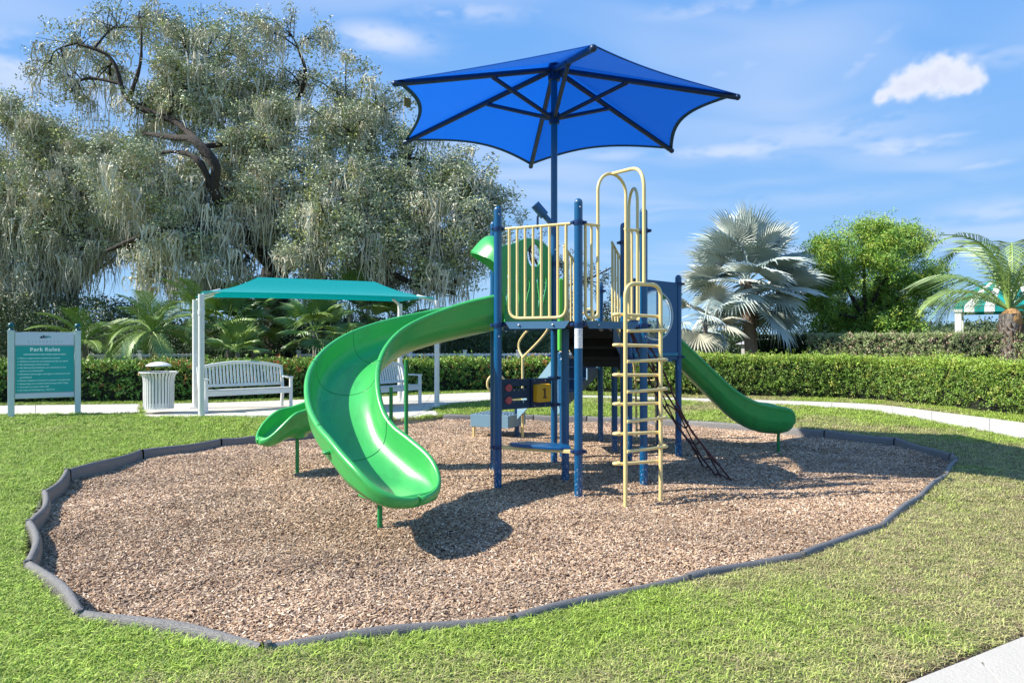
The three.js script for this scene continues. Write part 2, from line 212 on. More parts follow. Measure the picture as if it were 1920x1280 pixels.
slabs('path', 'pale concrete path in the near right corner', [[1700, 1279], [1830, 1228], [1920, 1192], [2300, 1060]].map((p) => G(...p)), [[1780, 1520], [2000, 1420], [2150, 1360], [2700, 1180]].map((p) => G(...p)), 3, M.concreteNear);
slabs('path', 'pale concrete path behind the rules sign', [[-520, 768], [-250, 764], [0, 760], [262, 757]].map((p) => G(...p)), [[-520, 790], [-250, 786], [0, 778], [262, 775]].map((p) => G(...p)), 4);
slabs('seating_pad', 'pale concrete pad under the teal shade shelter', [[266, 756], [380, 755], [560, 749], [760, 741], [900, 735.5], [1006, 734]].map((p) => G(...p)), [[268, 782], [420, 781], [600, 784], [745, 783], [838, 759], [1006, 741.5]].map((p) => G(...p)), 6);
{ const a = G(740, 785), b = G(830, 776), c = G(815, 768), d = G(735, 780); const P = [a, b, c, d].map((p) => p.clone()); pathPolys.push(P); tag(part('pad_edge', poly(P, -.1, LAWN + .024, .008), M.concrete), 'thick concrete edge of the pad at the bark bed', null, null, 'structure'); }
{ const P = [[1230, 741], [1408, 744], [1631, 751], [1748, 763], [1920, 783], [2250, 826], [2250, 770], [1920, 745], [1500, 726], [1230, 722]].map((p) => onH(p[0], p[1], LAWN)); pathPolys.push(P); tag(part('soil_strip', poly(P, LAWN - .1, LAWN + .008), M.soil), 'brown soil strip under the right hedge', null, null, 'structure'); }
{ const e = [[1640, 1306], [1700, 1279], [1830, 1228], [1920, 1192], [2300, 1060]].map((p) => onH(p[0], p[1], LAWN)), f = e.map((p, i) => p.clone().add(new THREE.Vector3(-.012 - .02 * hash2(i, 3), 0, -.018 - .025 * hash2(i, 5)))); const P = [...e.map((p) => p.clone().add(new THREE.Vector3(.05, 0, .05))), ...f.reverse()]; pathPolys.push(P); tag(part('soil_edge', poly(P, LAWN - .1, LAWN + .006), M.soil), 'bare dark soil edge beside the near path', null, null, 'structure'); }
// grass blades
{
  const r = mulberry(21), bl = [], nb = 20, P = [], I = [], U = [];
  for (let i = 0; i < nb; i++) { const a = r() * 6.28, q = Math.sqrt(r()) * .05, h = .025 + r() * .05, w = .0016 + r() * .0015, lean = .015 + r() * .075, la = r() * 6.28, x = Math.cos(a) * q, z = Math.sin(a) * q, sx = Math.cos(la + 1.57) * w, sz = Math.sin(la + 1.57) * w, lx = Math.cos(la) * lean, lz = Math.sin(la) * lean, b = P.length / 3; P.push(x - sx, -.008, z - sz, x + sx, -.008, z + sz, x + lx * .35 - sx * .8, h * .6, z + lz * .35 - sz * .8, x + lx * .35 + sx * .8, h * .6, z + lz * .35 + sz * .8, x + lx, h * (1 - lean * 6), z + lz); I.push(b, b + 1, b + 2, b + 1, b + 3, b + 2, b + 2, b + 3, b + 4); for (let k = 0; k < 5; k++) U.push(0, 0); }
  const g = new THREE.BufferGeometry(); g.setAttribute('position', new THREE.Float32BufferAttribute(P, 3)); g.setAttribute('uv', new THREE.Float32BufferAttribute(U, 2)); g.setIndex(I); g.computeVertexNormals();
  const L = [];
  const put = (x, z, k) => {
    if (inPoly(x, z, holePoly)) return; for (const p of pathPolys) if (inPoly(x, z, p)) return;
    const dry = clamp(dryness(x, z) * .8 + (r() - .5) * .85, 0, 1), f = .6 + r() * .75; const lush = x < -1 && -z < 14 ? 1 : .6; const g0 = [lerp(.29, .33, lush), lerp(.40, .48, lush), .055], g1 = r() < .3 ? [.34, .25, .16] : [.47, .395, .20], c = rgb(lerp(g0[0], g1[0], dry) * f, lerp(g0[1], g1[1], dry) * f, lerp(g0[2], g1[2], dry) * f);
    L.push([new THREE.Vector3(x, LAWN, z), new THREE.Euler((r() - .5) * .3, r() * 6.28, (r() - .5) * .3), new THREE.Vector3(k, k * (.65 + r() * .55) * (1 - .3 * dry), k), c]);
  };
  for (let i = 0; i < 92000; i++) { const d = 2.0 + r() * 4.1, x = (r() - .5) * (1.7 * d + 2.6); put(x, -d, 1); }
  for (let i = 0; i < 68000; i++) { const d = 6.1 + r() * 4.6, x = (r() - .5) * (1.62 * d + 2.4); put(x, -d, 1.25); }
  for (let i = 0; i < 60000; i++) { const d = 10.7 + r() * 9.6, x = (r() - .5) * (1.65 * d + 2); put(x, -d, 1.6); }
  tag(copies('grass', g, std(0xffffff, .65), L), 'short green and straw coloured grass blades of the lawn', 'grass', null, 'stuff');
}

// ---------------------------------------------------------------- the climbing frame: two hexagonal decks on blue posts
const HR = .88, hexAt = (c, k, r = HR, off = 214.2) => { const a = (off + 60 * k) * Math.PI / 180; return V(c[0] + r * Math.cos(a), c[1] + r * Math.sin(a), 0); };
const C1 = [.582, 7.59], C2 = [1.383, 9.405];
const [pA, pB, pC, pD, pE, pF] = [0, 1, 2, 3, 4, 5].map((k) => hexAt(C1, k));
const [qV, qP, qR, qQ, qG, qW] = [0, 1, 2, 3, 4, 5].map((k) => hexAt(C2, k));
const up = (p, y) => p.clone().setY(y), mixP = (a, b, t, y) => a.clone().lerp(b, t).setY(y);
const DECK1 = 1.70, DECK2 = 1.31;
const play = thing('play_structure', 'large blue, yellow and green playground climbing frame with slides under a blue umbrella roof', 'playground equipment', V(C1[0], C1[1], 0));
{
  const PR = .041;
  const post = (p, h, extra) => { const g = sweep([up(p, -.3), up(p, 0), up(p, .4), up(p, h * .6), up(p, h - PR)], PR, 20, false), cap = new THREE.SphereGeometry(PR, 20, 8, 0, 6.2832, 0, 1.5708).translate(p.x, h - PR, p.z); return part('post', [g, cap], M.post, play); };
  const clampAt = (po, p, y) => { const r1 = cyl(p, y - .022, y + .022, .05, .05, 16), r2 = cyl(p, y - .006, y + .006, .054, .054, 16), e = [0, 1].map((s) => box(.03, .03, .05, up(p, y).add(new THREE.Vector3((s ? 1 : -1) * .058, 0, 0)), .5)); return part('clamp', [r1, r2, ...e], M.clamp, po); };
  const bolt = (po, p, y) => part('bolt', ball(up(p, y).add(new THREE.Vector3(.014, 0, .04)), .007), M.steel, po);
  const posts = {}; for (const [k, p] of Object.entries({ A: pA, B: pB, C: pC, D: pD, F: pF })) { const o = posts[k] = post(p, 2.89); clampAt(o, p, 2.655); clampAt(o, p, 1.665); bolt(o, p, 2.8); bolt(o, p, 1.55); }
  posts.E = part('mast', [sweep([up(pE, -.3), up(pE, 0), up(pE, 1), up(pE, 3), up(pE, 4.80)], .04, 20, false)], M.post, play); clampAt(posts.E, pE, 1.055); clampAt(posts.E, pE, .73); clampAt(posts.E, pE, 1.665); clampAt(posts.E, pE, 2.45); bolt(posts.E, pE, 2.62);
  for (const [k, p] of Object.entries({ P: qP, R: qR, Q: qQ, G: qG, W: qW, V: qV })) { if (k === 'V') { post(p, 1.3); continue; } const o = posts[k] = post(p, k === 'P' ? 2.65 : 2.37); clampAt(o, p, 2.25); clampAt(o, p, 1.30); }
  post(V(.572, 7.41, 0), 1.66); post(V(1.39, 9.36, 0), 1.28);
  clampAt(posts.A, pA, .415); clampAt(posts.B, pB, .43);
  // sticker on the front post
  { const c = document.createElement('canvas'); c.width = 256; c.height = 256; const x = c.getContext('2d'); x.fillStyle = '#e9ecee'; x.fillRect(0, 0, 256, 256); x.fillStyle = '#9aa3ab'; x.fillRect(0, 86, 256, 10); for (let i = 0; i < 5; i++) x.fillRect(20 + (i % 2) * 10, 14 + i * 14, 200 - i * 16, 5); for (let i = 0; i < 10; i++) x.fillRect(24, 106 + i * 14, 90 + (i * 37) % 100, 4); const t = new THREE.CanvasTexture(c); t.colorSpace = THREE.SRGBColorSpace; part('sticker', new THREE.CylinderGeometry(.0418, .0418, .19, 20, 1, true, -1.2, 2.4).translate(pB.x, 1.53, pB.z), std(0xffffff, .5, { map: t }), posts.B); }
  // decks with their edge plates
  const deck = (c, y, skip) => { const P = [0, 1, 2, 3, 4, 5].map((k) => hexAt(c, k, .82)); const d = part('deck', poly(P, y - .03, y, .004), M.deckDark, play); for (let k = 0; k < 6; k++) { if (skip.includes(k)) continue; const a = hexAt(c, k), b = hexAt(c, (k + 1) % 6), n = a.clone().add(b).multiplyScalar(.5).sub(V(...c, 0)).normalize(); const q = (t, h) => mixP(a, b, t, y + h).addScaledVector(n, .012); const s = [q(.10, 0), q(.90, 0), q(.84, -.072), q(.16, -.072)], g = new THREE.BufferGeometry(), P2 = []; const back = s.map((p) => p.clone().addScaledVector(n, -.02)); for (const [i, j, m, l] of [[0, 1, 2, 3]]) { P2.push(s[i], s[j], s[m], s[i], s[m], s[l], back[i], back[m], back[j], back[i], back[l], back[m]); } for (let i = 0; i < 4; i++) { const j = (i + 1) % 4; P2.push(s[i], back[i], back[j], s[i], back[j], s[j]); } g.setFromPoints(P2); g.computeVertexNormals(); const pl = part('edge_plate', g, M.deckEdge, d); for (const t of [.28, .7]) part('bolt', ball(q(t, -.035).addScaledVector(n, .004), .012), M.steel, d); } return d; };
  deck(C1, DECK1, [3]); deck(C2, DECK2, [0]);
  // tube barriers
  const RB = .0155, railing = (a, b, t0, t1, y0, y1, nb, y1b = y1) => { const yt = (t) => lerp(y1, y1b, (t - t0) / (t1 - t0)), yb = (t) => y0 + (yt(t) - y1); const frame = [sweep(bent([mixP(a, b, t0, yt(t0)), mixP(a, b, t0, yb(t0)), mixP(a, b, t1, yb(t1)), mixP(a, b, t1, yt(t1))], .11), RB, 10), sweep([mixP(a, b, t0 - .05, yt(t0 - .05)), mixP(a, b, t1 + .05, yt(t1 + .05))], RB, 10)]; const o = part('barrier', frame, M.yellow, play); for (let i = 1; i <= nb; i++) { const t = lerp(t0, t1, i / (nb + 1)); part('bar', sweep([mixP(a, b, t, yb(t)), mixP(a, b, t, yt(t))], RB * .85, 8), M.yellow, o); } return o; };
  railing(pA, pB, .15, .855, 1.735, 2.65, 6);
  const archPanel = (a, b) => { // doorway hoop with a narrow barrier each side
    const t0 = .285, t1 = .715, r = a.distanceTo(b) * (t1 - t0) / 2, hoop = [mixP(a, b, t0, 1.735)]; for (let i = 0; i <= 14; i++) { const q = Math.PI * (1 - i / 14); hoop.push(mixP(a, b, .5 + Math.cos(q) * (t1 - t0) / 2, 3.0 + Math.sin(q) * r)); } hoop.push(mixP(a, b, t1, 1.735));
    const o = part('entry_hoop', [sweep(hoop, .0165, 10), ...[[.1, t0], [t1, .9]].map(([u, v]) => [sweep([mixP(a, b, u - .02, 2.65), mixP(a, b, v + .02, 2.65)], RB, 8), sweep(bent([mixP(a, b, u, 2.65), mixP(a, b, u, 1.735), mixP(a, b, v, 1.735), mixP(a, b, v, 2.65)], .07), RB, 8)])], M.yellow, play);
    for (const t of [.19, .81]) part('bar', sweep([mixP(a, b, t, 1.735), mixP(a, b, t, 2.65)], RB * .85, 8), M.yellow, o); return o;
  };
  const hoopBC = archPanel(pB, pC), hoopCD = archPanel(pC, pD);
  // loop ladder and its tall grab rail
  const L0 = onH(1173, 946), L1 = onH(1239, 937), ld = L1.clone().sub(L0).normalize(), ln = new THREE.Vector3(-ld.z, 0, ld.x); if (ln.z < 0) ln.negate();
  const lad = part('ladder', sweep(bent([up(L0, -.2), up(L0, 2.035), up(L1, 2.035), up(L1, -.2)], .12, 8), .0195, 12), M.yellow, play);
  const mid = L0.clone().lerp(L1, .52);
  part('grab_rail', sweep(bent([mixP(pB, pC, .5, 3.19), up(mid, 3.14), up(mid, 2.05)], .22, 8), .0175, 12), M.yellow, lad);
  [1.741, 1.60, 1.46, 1.32, 1.184, 1.042, .915, .77, .64, .495, .365].forEach((y, i) => { const right = i % 2; const [s, e] = right ? [L0, L1] : [L1, L0], k = right ? 1 : -1; const p = [s.clone().addScaledVector(ln, .02), e.clone().addScaledVector(ld, k * .06).addScaledVector(ln, .02), e.clone().addScaledVector(ld, k * .085).addScaledVector(ln, -.02), e.clone().addScaledVector(ld, k * .03).addScaledVector(ln, -.05), e.clone().addScaledVector(ln, -.03)]; if (!right) for (const q of p) q.addScaledVector(ln, -.055); part('rung', sweep(bent(p.map((q, j) => up(q, y + (j ? .008 : -.004))), .03), .0155, 8), M.yellow, lad); });
  // seat between the two front posts
  { const a = pA, b = pB, dir = b.clone().sub(a).normalize(), n = new THREE.Vector3(-dir.z, 0, dir.x); if (n.z > 0) n.negate(); const sh = []; for (const [t, o] of [[.14, .02], [.2, -.03], [.3, -.045], [.7, -.045], [.8, -.03], [.9, .02], [.86, .1], [.74, .2], [.3, .2], [.2, .1]]) sh.push(mixP(a, b, t, 0).addScaledVector(n, o)); const o = part('seat', poly(sh, .44, .468, .008), M.blue, play); part('seat_frame', [bar(mixP(a, b, .03, .415), mixP(a, b, .97, .425), .03, .035), bar(mixP(a, b, .12, .425).addScaledVector(n, .15), mixP(a, b, .88, .425).addScaledVector(n, .15), .03, .03), bar(mixP(a, b, .14, .425), mixP(a, b, .14, .425).addScaledVector(n, .15), .03, .03), bar(mixP(a, b, .86, .425), mixP(a, b, .86, .425).addScaledVector(n, .15), .03, .03)], M.yellow, o); }
  // counting panel under the deck
  { const a = pF, b = pE, len = a.distanceTo(b), dir = b.clone().sub(a).normalize(), n = new THREE.Vector3(-dir.z, 0, dir.x); if (n.z < 0) n.negate(); const s = new THREE.Shape(); const x0 = .06, x1 = len - .06; s.moveTo(x0, .71); s.lineTo(x1, .71); s.lineTo(x1, 1.055); s.lineTo(x0, 1.055); s.lineTo(x0, .71);
    for (const y of [.80, .945]) { const h = new THREE.Path(); h.moveTo(.17, y); const w = [.27, .335, .40]; h.lineTo(.27, y); for (const x of w) { h.lineTo(x, y); h.lineTo(x, y - .03); h.lineTo(x + .022, y - .03); h.lineTo(x + .022, y); } h.lineTo(.47, y); h.lineTo(.47, y + .03); h.lineTo(.17, y + .03); h.lineTo(.17, y); s.holes.push(h); }
    const hole = new THREE.Path(); hole.absarc(.63, .885, .055, 0, 6.283, true); s.holes.push(hole);
    const put = (g) => g.applyMatrix4(new THREE.Matrix4().makeBasis(dir, new THREE.Vector3(0, 1, 0), n).setPosition(a.x, 0, a.z));
    const o = part('activity_panel', put(new THREE.ExtrudeGeometry(s, { depth: .018, bevelEnabled: true, bevelSize: .003, bevelThickness: .003, bevelSegments: 1 })), M.panel, play);
    for (const y of [.815, .96]) part('slider_disc', put(new THREE.CylinderGeometry(.043, .043, .03, 24).rotateX(Math.PI / 2).translate(.185, y, .03)), std(rgb(.62, .12, .13), .5), o);
    part('mounting_plate', put(new RoundedBoxGeometry(.26, .335, .02, 2, .006).translate(.635, .8825, .035)), M.navy, o);
    const bl = part('number_block', put(new RoundedBoxGeometry(.215, .215, .10, 3, .022).translate(.635, .885, .085)), std(rgb(.85, .49, .018), .4), o);
    const one = new THREE.Shape([[-.028, -.06], [.028, -.06], [.028, -.043], [.013, -.043], [.013, .06], [-.012, .06], [-.03, .046], [-.03, .034], [-.013, .04], [-.013, -.043], [-.028, -.043]].map(([x, y]) => new THREE.Vector2(x, y)));
    bl.userData.label = 'yellow block with a brown number 1';
    part('number', put(new THREE.ExtrudeGeometry(one, { depth: .004, bevelEnabled: false }).translate(.635, .885, .134)), std(rgb(.16, .05, .008), .5), o);
    for (const [x, y] of [[.55, 1.03], [.71, 1.03], [.55, .735], [.71, .735]]) part('bolt', put(new THREE.SphereGeometry(.008, 10, 8).translate(x, y, .047)), M.steel, o); }
  // green back panel of the upper deck: ring window and wavy slots
  { const a = pF, b = pE, len = a.distanceTo(b), dir = b.clone().sub(a).normalize(), n = new THREE.Vector3(-dir.z, 0, dir.x); if (n.z < 0) n.negate(); const s = new THREE.Shape(); s.moveTo(.06, 1.73); s.lineTo(len - .06, 1.73); s.lineTo(len - .06, 2.55); s.bezierCurveTo(len - .10, 2.70, .60, 2.74, .46, 2.72); s.bezierCurveTo(.36, 2.71, .30, 2.64, .2, 2.63); s.bezierCurveTo(.13, 2.62, .09, 2.6, .06, 2.52);
    const ring = new THREE.Path(); ring.absellipse(.56, 2.53, .105, .15, 0, 6.2832, true); s.holes.push(ring);
    for (const [x, y0, y1, w] of [[.16, 1.9, 2.28, 1], [.3, 1.85, 2.33, -1], [.45, 1.95, 2.25, 1], [.60, 1.88, 2.26, -1], [.7, 1.95, 2.3, 1]]) { const h = new THREE.Path(); h.moveTo(x, y0); h.bezierCurveTo(x - .05 * w, lerp(y0, y1, .3), x + .05 * w, lerp(y0, y1, .7), x, y1); h.lineTo(x + .035, y1); h.bezierCurveTo(x + .05 + .05 * w, lerp(y0, y1, .7), x + .05 - .05 * w, lerp(y0, y1, .3), x + .02, y0); h.lineTo(x, y0); s.holes.push(h); }
    const put = (g) => g.applyMatrix4(new THREE.Matrix4().makeBasis(dir, new THREE.Vector3(0, 1, 0), n).setPosition(a.x, 0, a.z));
    const o = part('back_panel', put(new THREE.ExtrudeGeometry(s, { depth: .02, bevelEnabled: true, bevelSize: .006, bevelThickness: .006, bevelSegments: 2, curveSegments: 16 })), M.green, play);
    part('ring_window', put(merge([new THREE.TorusGeometry(1, .16, 10, 36).scale(.118, .165, .06).translate(.56, 2.53, .012), sweep(smooth([new THREE.Vector3(.55, 2.68, .012), new THREE.Vector3(.50, 2.58, .012), new THREE.Vector3(.53, 2.45, .012), new THREE.Vector3(.58, 2.38, .012)], 12), .011, 8)])), std(rgb(.02, .022, .018), .4), o); }
  // play telescope on the front barrier
  { const a = at(1003, 383, 6.85), b = at(1021, 404, 6.88), c = at(1034, 419, 6.9), o = part('telescope', [sweep([a, b], .047, 16), sweep([b, c], .028, 14)], M.blue, play); part('bracket', sweep(bent([at(1008, 430, 6.9), at(1008, 404, 6.9), at(1016, 398, 6.87)], .03), .011, 8), M.navy, o); }
  // umbrella roof
  {
    const ang = 276.1, RR = 2.158, YA = 4.875, YC = 4.175, cen = [pE.x, -pE.z], K = [0, 1, 2, 3, 4, 5].map((k) => hexAt(cen, k, RR, ang)), ctr = up(pE, YA);
    const gore = (k, u0, u1, dy, nu, nv) => gridGeo(nu, nv, (a, v) => { const u = lerp(u0, u1, a), A = K[k], B = K[(k + 1) % 6], s = 4 * v * (1 - v), f = u * (1 - .118 * s * Math.pow(u, 1.2)), e = A.clone().lerp(B, v).sub(pE).multiplyScalar(f); return up(pE, lerp(YA, YC, f) + dy - .05 * s * u * (1 - u)).add(e.setY(0)); });
    const roof = part('umbrella_roof', [0, 1, 2, 3, 4, 5].map((k) => gore(k, .015, 1, .045, 14, 16)), M.canopy, play);
    for (let k = 0; k < 6; k++) { part('hem', gore(k, .972, 1.004, .037, 2, 16), M.hem, roof); const e = up(K[k], YC + .01), d = e.clone().sub(up(pE, YA - .04)); part('rib', sweep([up(pE, YA - .04).addScaledVector(d, .02), up(pE, YA - .04).addScaledVector(d, 1.0)], .033, 12), M.navy, roof); part('rib_end', [ball(e.clone().addScaledVector(d, -.004), .035)], M.navy, roof); part('strut', [sweep([up(pE, 4.24).addScaledVector(d.clone().setY(0), .02), up(pE, YA - .07).addScaledVector(d, .42)], .026, 10), ball(up(pE, YA - .05).addScaledVector(d, .42), .04)], M.navy, roof); }
    part('hub', [cyl(pE, 4.17, 4.30, .065), cyl(pE, 4.70, 4.87, .075)], M.navy, roof);
    const tg = K[5].clone().lerp(K[4], .2), t2 = K[5].clone().lerp(K[4], .62);
    part('roof_tag', box(.10, .10, .006, up(tg, YC - .02).multiply(new THREE.Vector3(1, 1, 1)).lerp(up(pE, YC), .06), .9), std(rgb(.25, .2, .05), .8), roof);
    part('roof_cap', [new THREE.SphereGeometry(.1, 14, 6, 0, 6.283, 0, 1.4).scale(1, .35, 1).translate(pE.x, YA + .045, pE.z)], M.hem, roof);
  }
  // moulded slides
  function chute(name, label, pth, rims, deeps, w, scoop = .86, n = 110, flare = 0) {
    const prof = (D) => { const o = []; for (let i = 0; i <= 16; i++) { const q = Math.PI * i / 16; o.push([w * Math.cos(q), -D * Math.pow(Math.sin(q), .62)]); } for (let i = 1; i <= 6; i++) { const q = Math.PI * i / 6; o.push([-w - .024 + .024 * Math.cos(q), .024 * Math.sin(q)]); } o.push([-w - .046, -.03], [-w - .03, -.045]); for (let i = 15; i >= 1; i--) { const q = Math.PI * i / 16; o.push([(w + .028) * Math.cos(q), -(D + .024) * Math.pow(Math.sin(q), .62) - (Math.abs(i - 8) > 6 ? .03 : .0)]); } o.push([w + .03, -.045], [w + .046, -.03]); for (let i = 0; i < 6; i++) { const q = Math.PI * i / 6; o.push([w + .024 + .024 * Math.cos(q), .024 * Math.sin(q)]); } o.push([w, 0]); return o; };
    const knots = (L, t) => { for (let i = 0; i + 1 < L.length; i++) if (t <= L[i + 1][0]) { const u = clamp((t - L[i][0]) / (L[i + 1][0] - L[i][0]), 0, 1); const m = (j) => { const a = L[Math.max(0, j - 1)], b = L[Math.min(L.length - 1, j + 1)]; return (b[1] - a[1]) / (b[0] - a[0]); }; const h = L[i + 1][0] - L[i][0], u2 = u * u, u3 = u2 * u; return (2 * u3 - 3 * u2 + 1) * L[i][1] + (u3 - 2 * u2 + u) * h * m(i) + (3 * u2 - 2 * u3) * L[i + 1][1] + (u3 - u2) * h * m(i + 1); } return L[L.length - 1][1]; };
    const NP = prof(1).length - 1;
    const surf = (t, j, end) => { const { x, d, th } = pth(t), D = knots(deeps, t), P = prof(D); let [a, b] = P[j]; const t0 = scoop, kk = t > t0 ? Math.pow(Math.max(0, 1 - ((t - t0) / (1 - t0)) ** 3), 1 / 2.6) : 1; if (end) { a = 0; } const fw = (1 - kk) * (Math.abs(a) > w ? Math.abs(a) - w : 0); if (j <= 16) b = lerp(b, Math.max(b, .02), sstep(t, .975, .999)); const fl = 1 + flare * sstep(t, .74, .90); a = Math.sign(a) * (Math.min(Math.abs(a), w) * fl * Math.max(kk, .02) + Math.max(0, Math.abs(a) - w) * Math.max(kk, .3)); return V(x - Math.sin(th) * a + Math.cos(th) * fw, d + Math.cos(th) * a + Math.sin(th) * fw, knots(rims, t) + b); };
    const g = gridGeo(n + 1, NP, (u, v) => { const i = Math.round(u * (n + 1)), j = Math.round(v * NP), q = Math.min(1, i / n); return surf(q < .7 ? q : .7 + .3 * Math.sin((q - .7) / .3 * Math.PI / 2), j, i === n + 1); });
    const o = part(name, g, M.green, play); o.userData.label = label; o.userData.surf = null; return { o, surf };
  }
  const arcPath = (() => { const L1 = .251, k1 = 1 / 1.12, k2 = 1 / 1.243, T = 129.31 * Math.PI / 180, La = 2 * T / (k1 + k2), S = L1 + La + .72, N = 400, X = [], D = [], TH = []; let x = -.10, d = 7.444, th = 184.2 * Math.PI / 180; const s0 = -.08; for (let i = 0; i <= N; i++) { X.push(x); D.push(d); TH.push(th); const s = s0 + (S - s0) * i / N, ds = (S - s0) / N; x += Math.cos(th) * ds; d += Math.sin(th) * ds; if (s > L1 && s < L1 + La) th += (k1 + (k2 - k1) * (s - L1) / La) * ds; } return (t) => { const f = t * N, i = Math.min(N - 1, Math.floor(f)), u = f - i; return { x: lerp(X[i], X[i + 1], u), d: lerp(D[i], D[i + 1], u), th: lerp(TH[i], TH[i + 1], u) }; }; })();
  const main = chute('slide', 'curved slide turning towards the front', arcPath, [[0, 1.985], [.213, 1.801], [.404, 1.577], [.595, 1.23], [.739, .892], [.864, .69], [.925, .59], [.97, .475], [1, .385]], [[0, .325], [.25, .32], [.5, .29], [.78, .29], [.87, .30], [.925, .245], [.97, .145], [.99, .075], [1, .004]], .272, .885, 110, .13);
  for (const t of [.40, .56, .77]) part('seam', sweep([43, 44, 45, 46, ...Array.from({ length: 22 }, (_, j) => j)].map((j) => main.surf(t, j).add(new THREE.Vector3(0, .001, 0))), .0035, 6), M.greenLeg, main.o);
  for (const [t, s] of [[.81, -1]]) part('hand_hole', [ball(main.surf(t, 24).clone().add(new THREE.Vector3(-.004, -.06, .012)), .035, .5)], M.greenLeg, main.o);
  const side = chute('slide', 'straight slide exiting to the left behind the curved one', (() => { const N = 300, S = 2.80, X = [], D = [], TH = []; let x = -.10, d = 7.80; for (let i = 0; i <= N; i++) { const t = i / N, th = Math.PI - .13 + .98 * sstep(t, .5, 1.02); X.push(x); D.push(d); TH.push(th); x += Math.cos(th) * S / N; d += Math.sin(th) * S / N; } return (t) => { const f = t * N, i = Math.min(N - 1, Math.floor(f)), u = f - i; return { x: lerp(X[i], X[i + 1], u), d: lerp(D[i], D[i + 1], u), th: lerp(TH[i], TH[i + 1], u) }; }; })(), [[0, 1.97], [.2, 1.86], [.38, 1.69], [.485, 1.52], [.66, 1.07], [.767, .83], [.84, .735], [.90, .69], [.955, .57], [1, .42]], [[0, .27], [.6, .28], [.85, .29], [.95, .20], [.985, .10], [1, .004]], .205, .88);
  const right = chute('slide', 'straight slide on the right side', (t) => ({ x: 2.12 + t * 1.69, d: 9.45 - t * .03, th: .0 }), [[0, 1.62], [.1, 1.48], [.35, 1.075], [.5, .845], [.63, .71], [.756, .64], [.91, .60], [.97, .54], [1, .42]], [[0, .33], [.4, .35], [.85, .35], [.95, .28], [.985, .16], [1, .004]], .24, .84);
  part('groove', sweep(Array.from({ length: 40 }, (_, i) => { const t = .02 + i / 39 * .9; const a = right.surf(t, 37), b = right.surf(t, 35); return a.lerp(b, .5).add(new THREE.Vector3(0, 0, .004)); }), .008, 6), M.greenLeg, right.o);
  const leg = (o, p, y) => part('slide_leg', [cyl(p, -.2, y, .021, .021, 12)], M.greenLeg, o);
  leg(main.o, onH(712, 990), .30); leg(main.o, V(-1.137, 7.42, 0), 1.30); leg(side.o, onH(557, 890), .47); leg(side.o, V(-1.376, 7.85, 0), .98); leg(right.o, onH(1460, 846), .29);
  part('exit_bracket', box(.2, .07, .16, onH(700, 985).setY(.27), .75, .015), M.green, main.o); part('exit_bracket', box(.2, .06, .16, onH(557, 890).setY(.45), 0, .015), M.green, side.o);
  // moulded hoods over the slide mouths
  const hood = (a, b, y0, y1, reach, drop) => { const c = a.clone().lerp(b, .5), n = new THREE.Vector3(-(b.z - a.z), 0, b.x - a.x).normalize(); const f = (off) => gridGeo(20, 10, (u, v) => { const s = Math.pow(Math.sin(Math.PI * u), .5), base = mixP(a, b, lerp(.05, .95, u), lerp(y0, y1, s)), k = v, o = reach * Math.pow(Math.sin(Math.PI * u), .7) * (k * (1 - .15 * k)); return base.addScaledVector(n, o + off * .0).add(new THREE.Vector3(0, -drop * s * k * k + off + .02 * Math.sin(v * 5) * s, 0)); }); return part('slide_hood', [f(0), f(-.014)], M.green, play); };
  const nA = hood(pF, pA, 2.30, 2.64, .33, .15); hood(qR, qQ, 2.08, 2.27, .2, .10);
  // bubble window panel of the lower deck
  { const a = qP, b = qR, len = a.distanceTo(b), dir = b.clone().sub(a).normalize(), n = new THREE.Vector3(-dir.z, 0, dir.x); if (n.z < 0) n.negate(); const s = new THREE.Shape(); s.moveTo(.05, 1.27); s.lineTo(len - .05, 1.27); s.lineTo(len - .05, 2.26); s.lineTo(.05, 2.28); s.lineTo(.05, 1.27); const cx = len * .49, cy = 1.83, r = .315, h = new THREE.Path(); h.absarc(cx, cy, r, 0, 6.2832, true); s.holes.push(h); const put = (g) => g.applyMatrix4(new THREE.Matrix4().makeBasis(dir, new THREE.Vector3(0, 1, 0), n).setPosition(a.x, 0, a.z)); const o = part('bubble_panel', put(new THREE.ExtrudeGeometry(s, { depth: .02, bevelEnabled: true, bevelSize: .004, bevelThickness: .004, bevelSegments: 1, curveSegments: 40 })), std(rgb(.02, .10, .22), .45), play);
    part('bubble', put(new THREE.SphereGeometry(r + .01, 40, 16, 0, 6.2832, 0, 1.12).scale(1, .75, 1).rotateX(Math.PI / 2).translate(cx, cy, -.02 + .0).translate(0, 0, -.09)), phys(rgb(.72, .80, .78), .08, { transmission: .78, thickness: 0, ior: 1.49 }), o);
    part('bubble_rim', put(new THREE.TorusGeometry(r - .005, .012, 8, 48).translate(cx, cy, .024)), std(rgb(.55, .6, .62), .35), o);
    part('lower_rail', bar(mixP(a, b, .06, 1.335).addScaledVector(n, .035), mixP(a, b, .94, 1.335).addScaledVector(n, .035), .02, .04), std(rgb(.03, .22, .33), .5), o); }
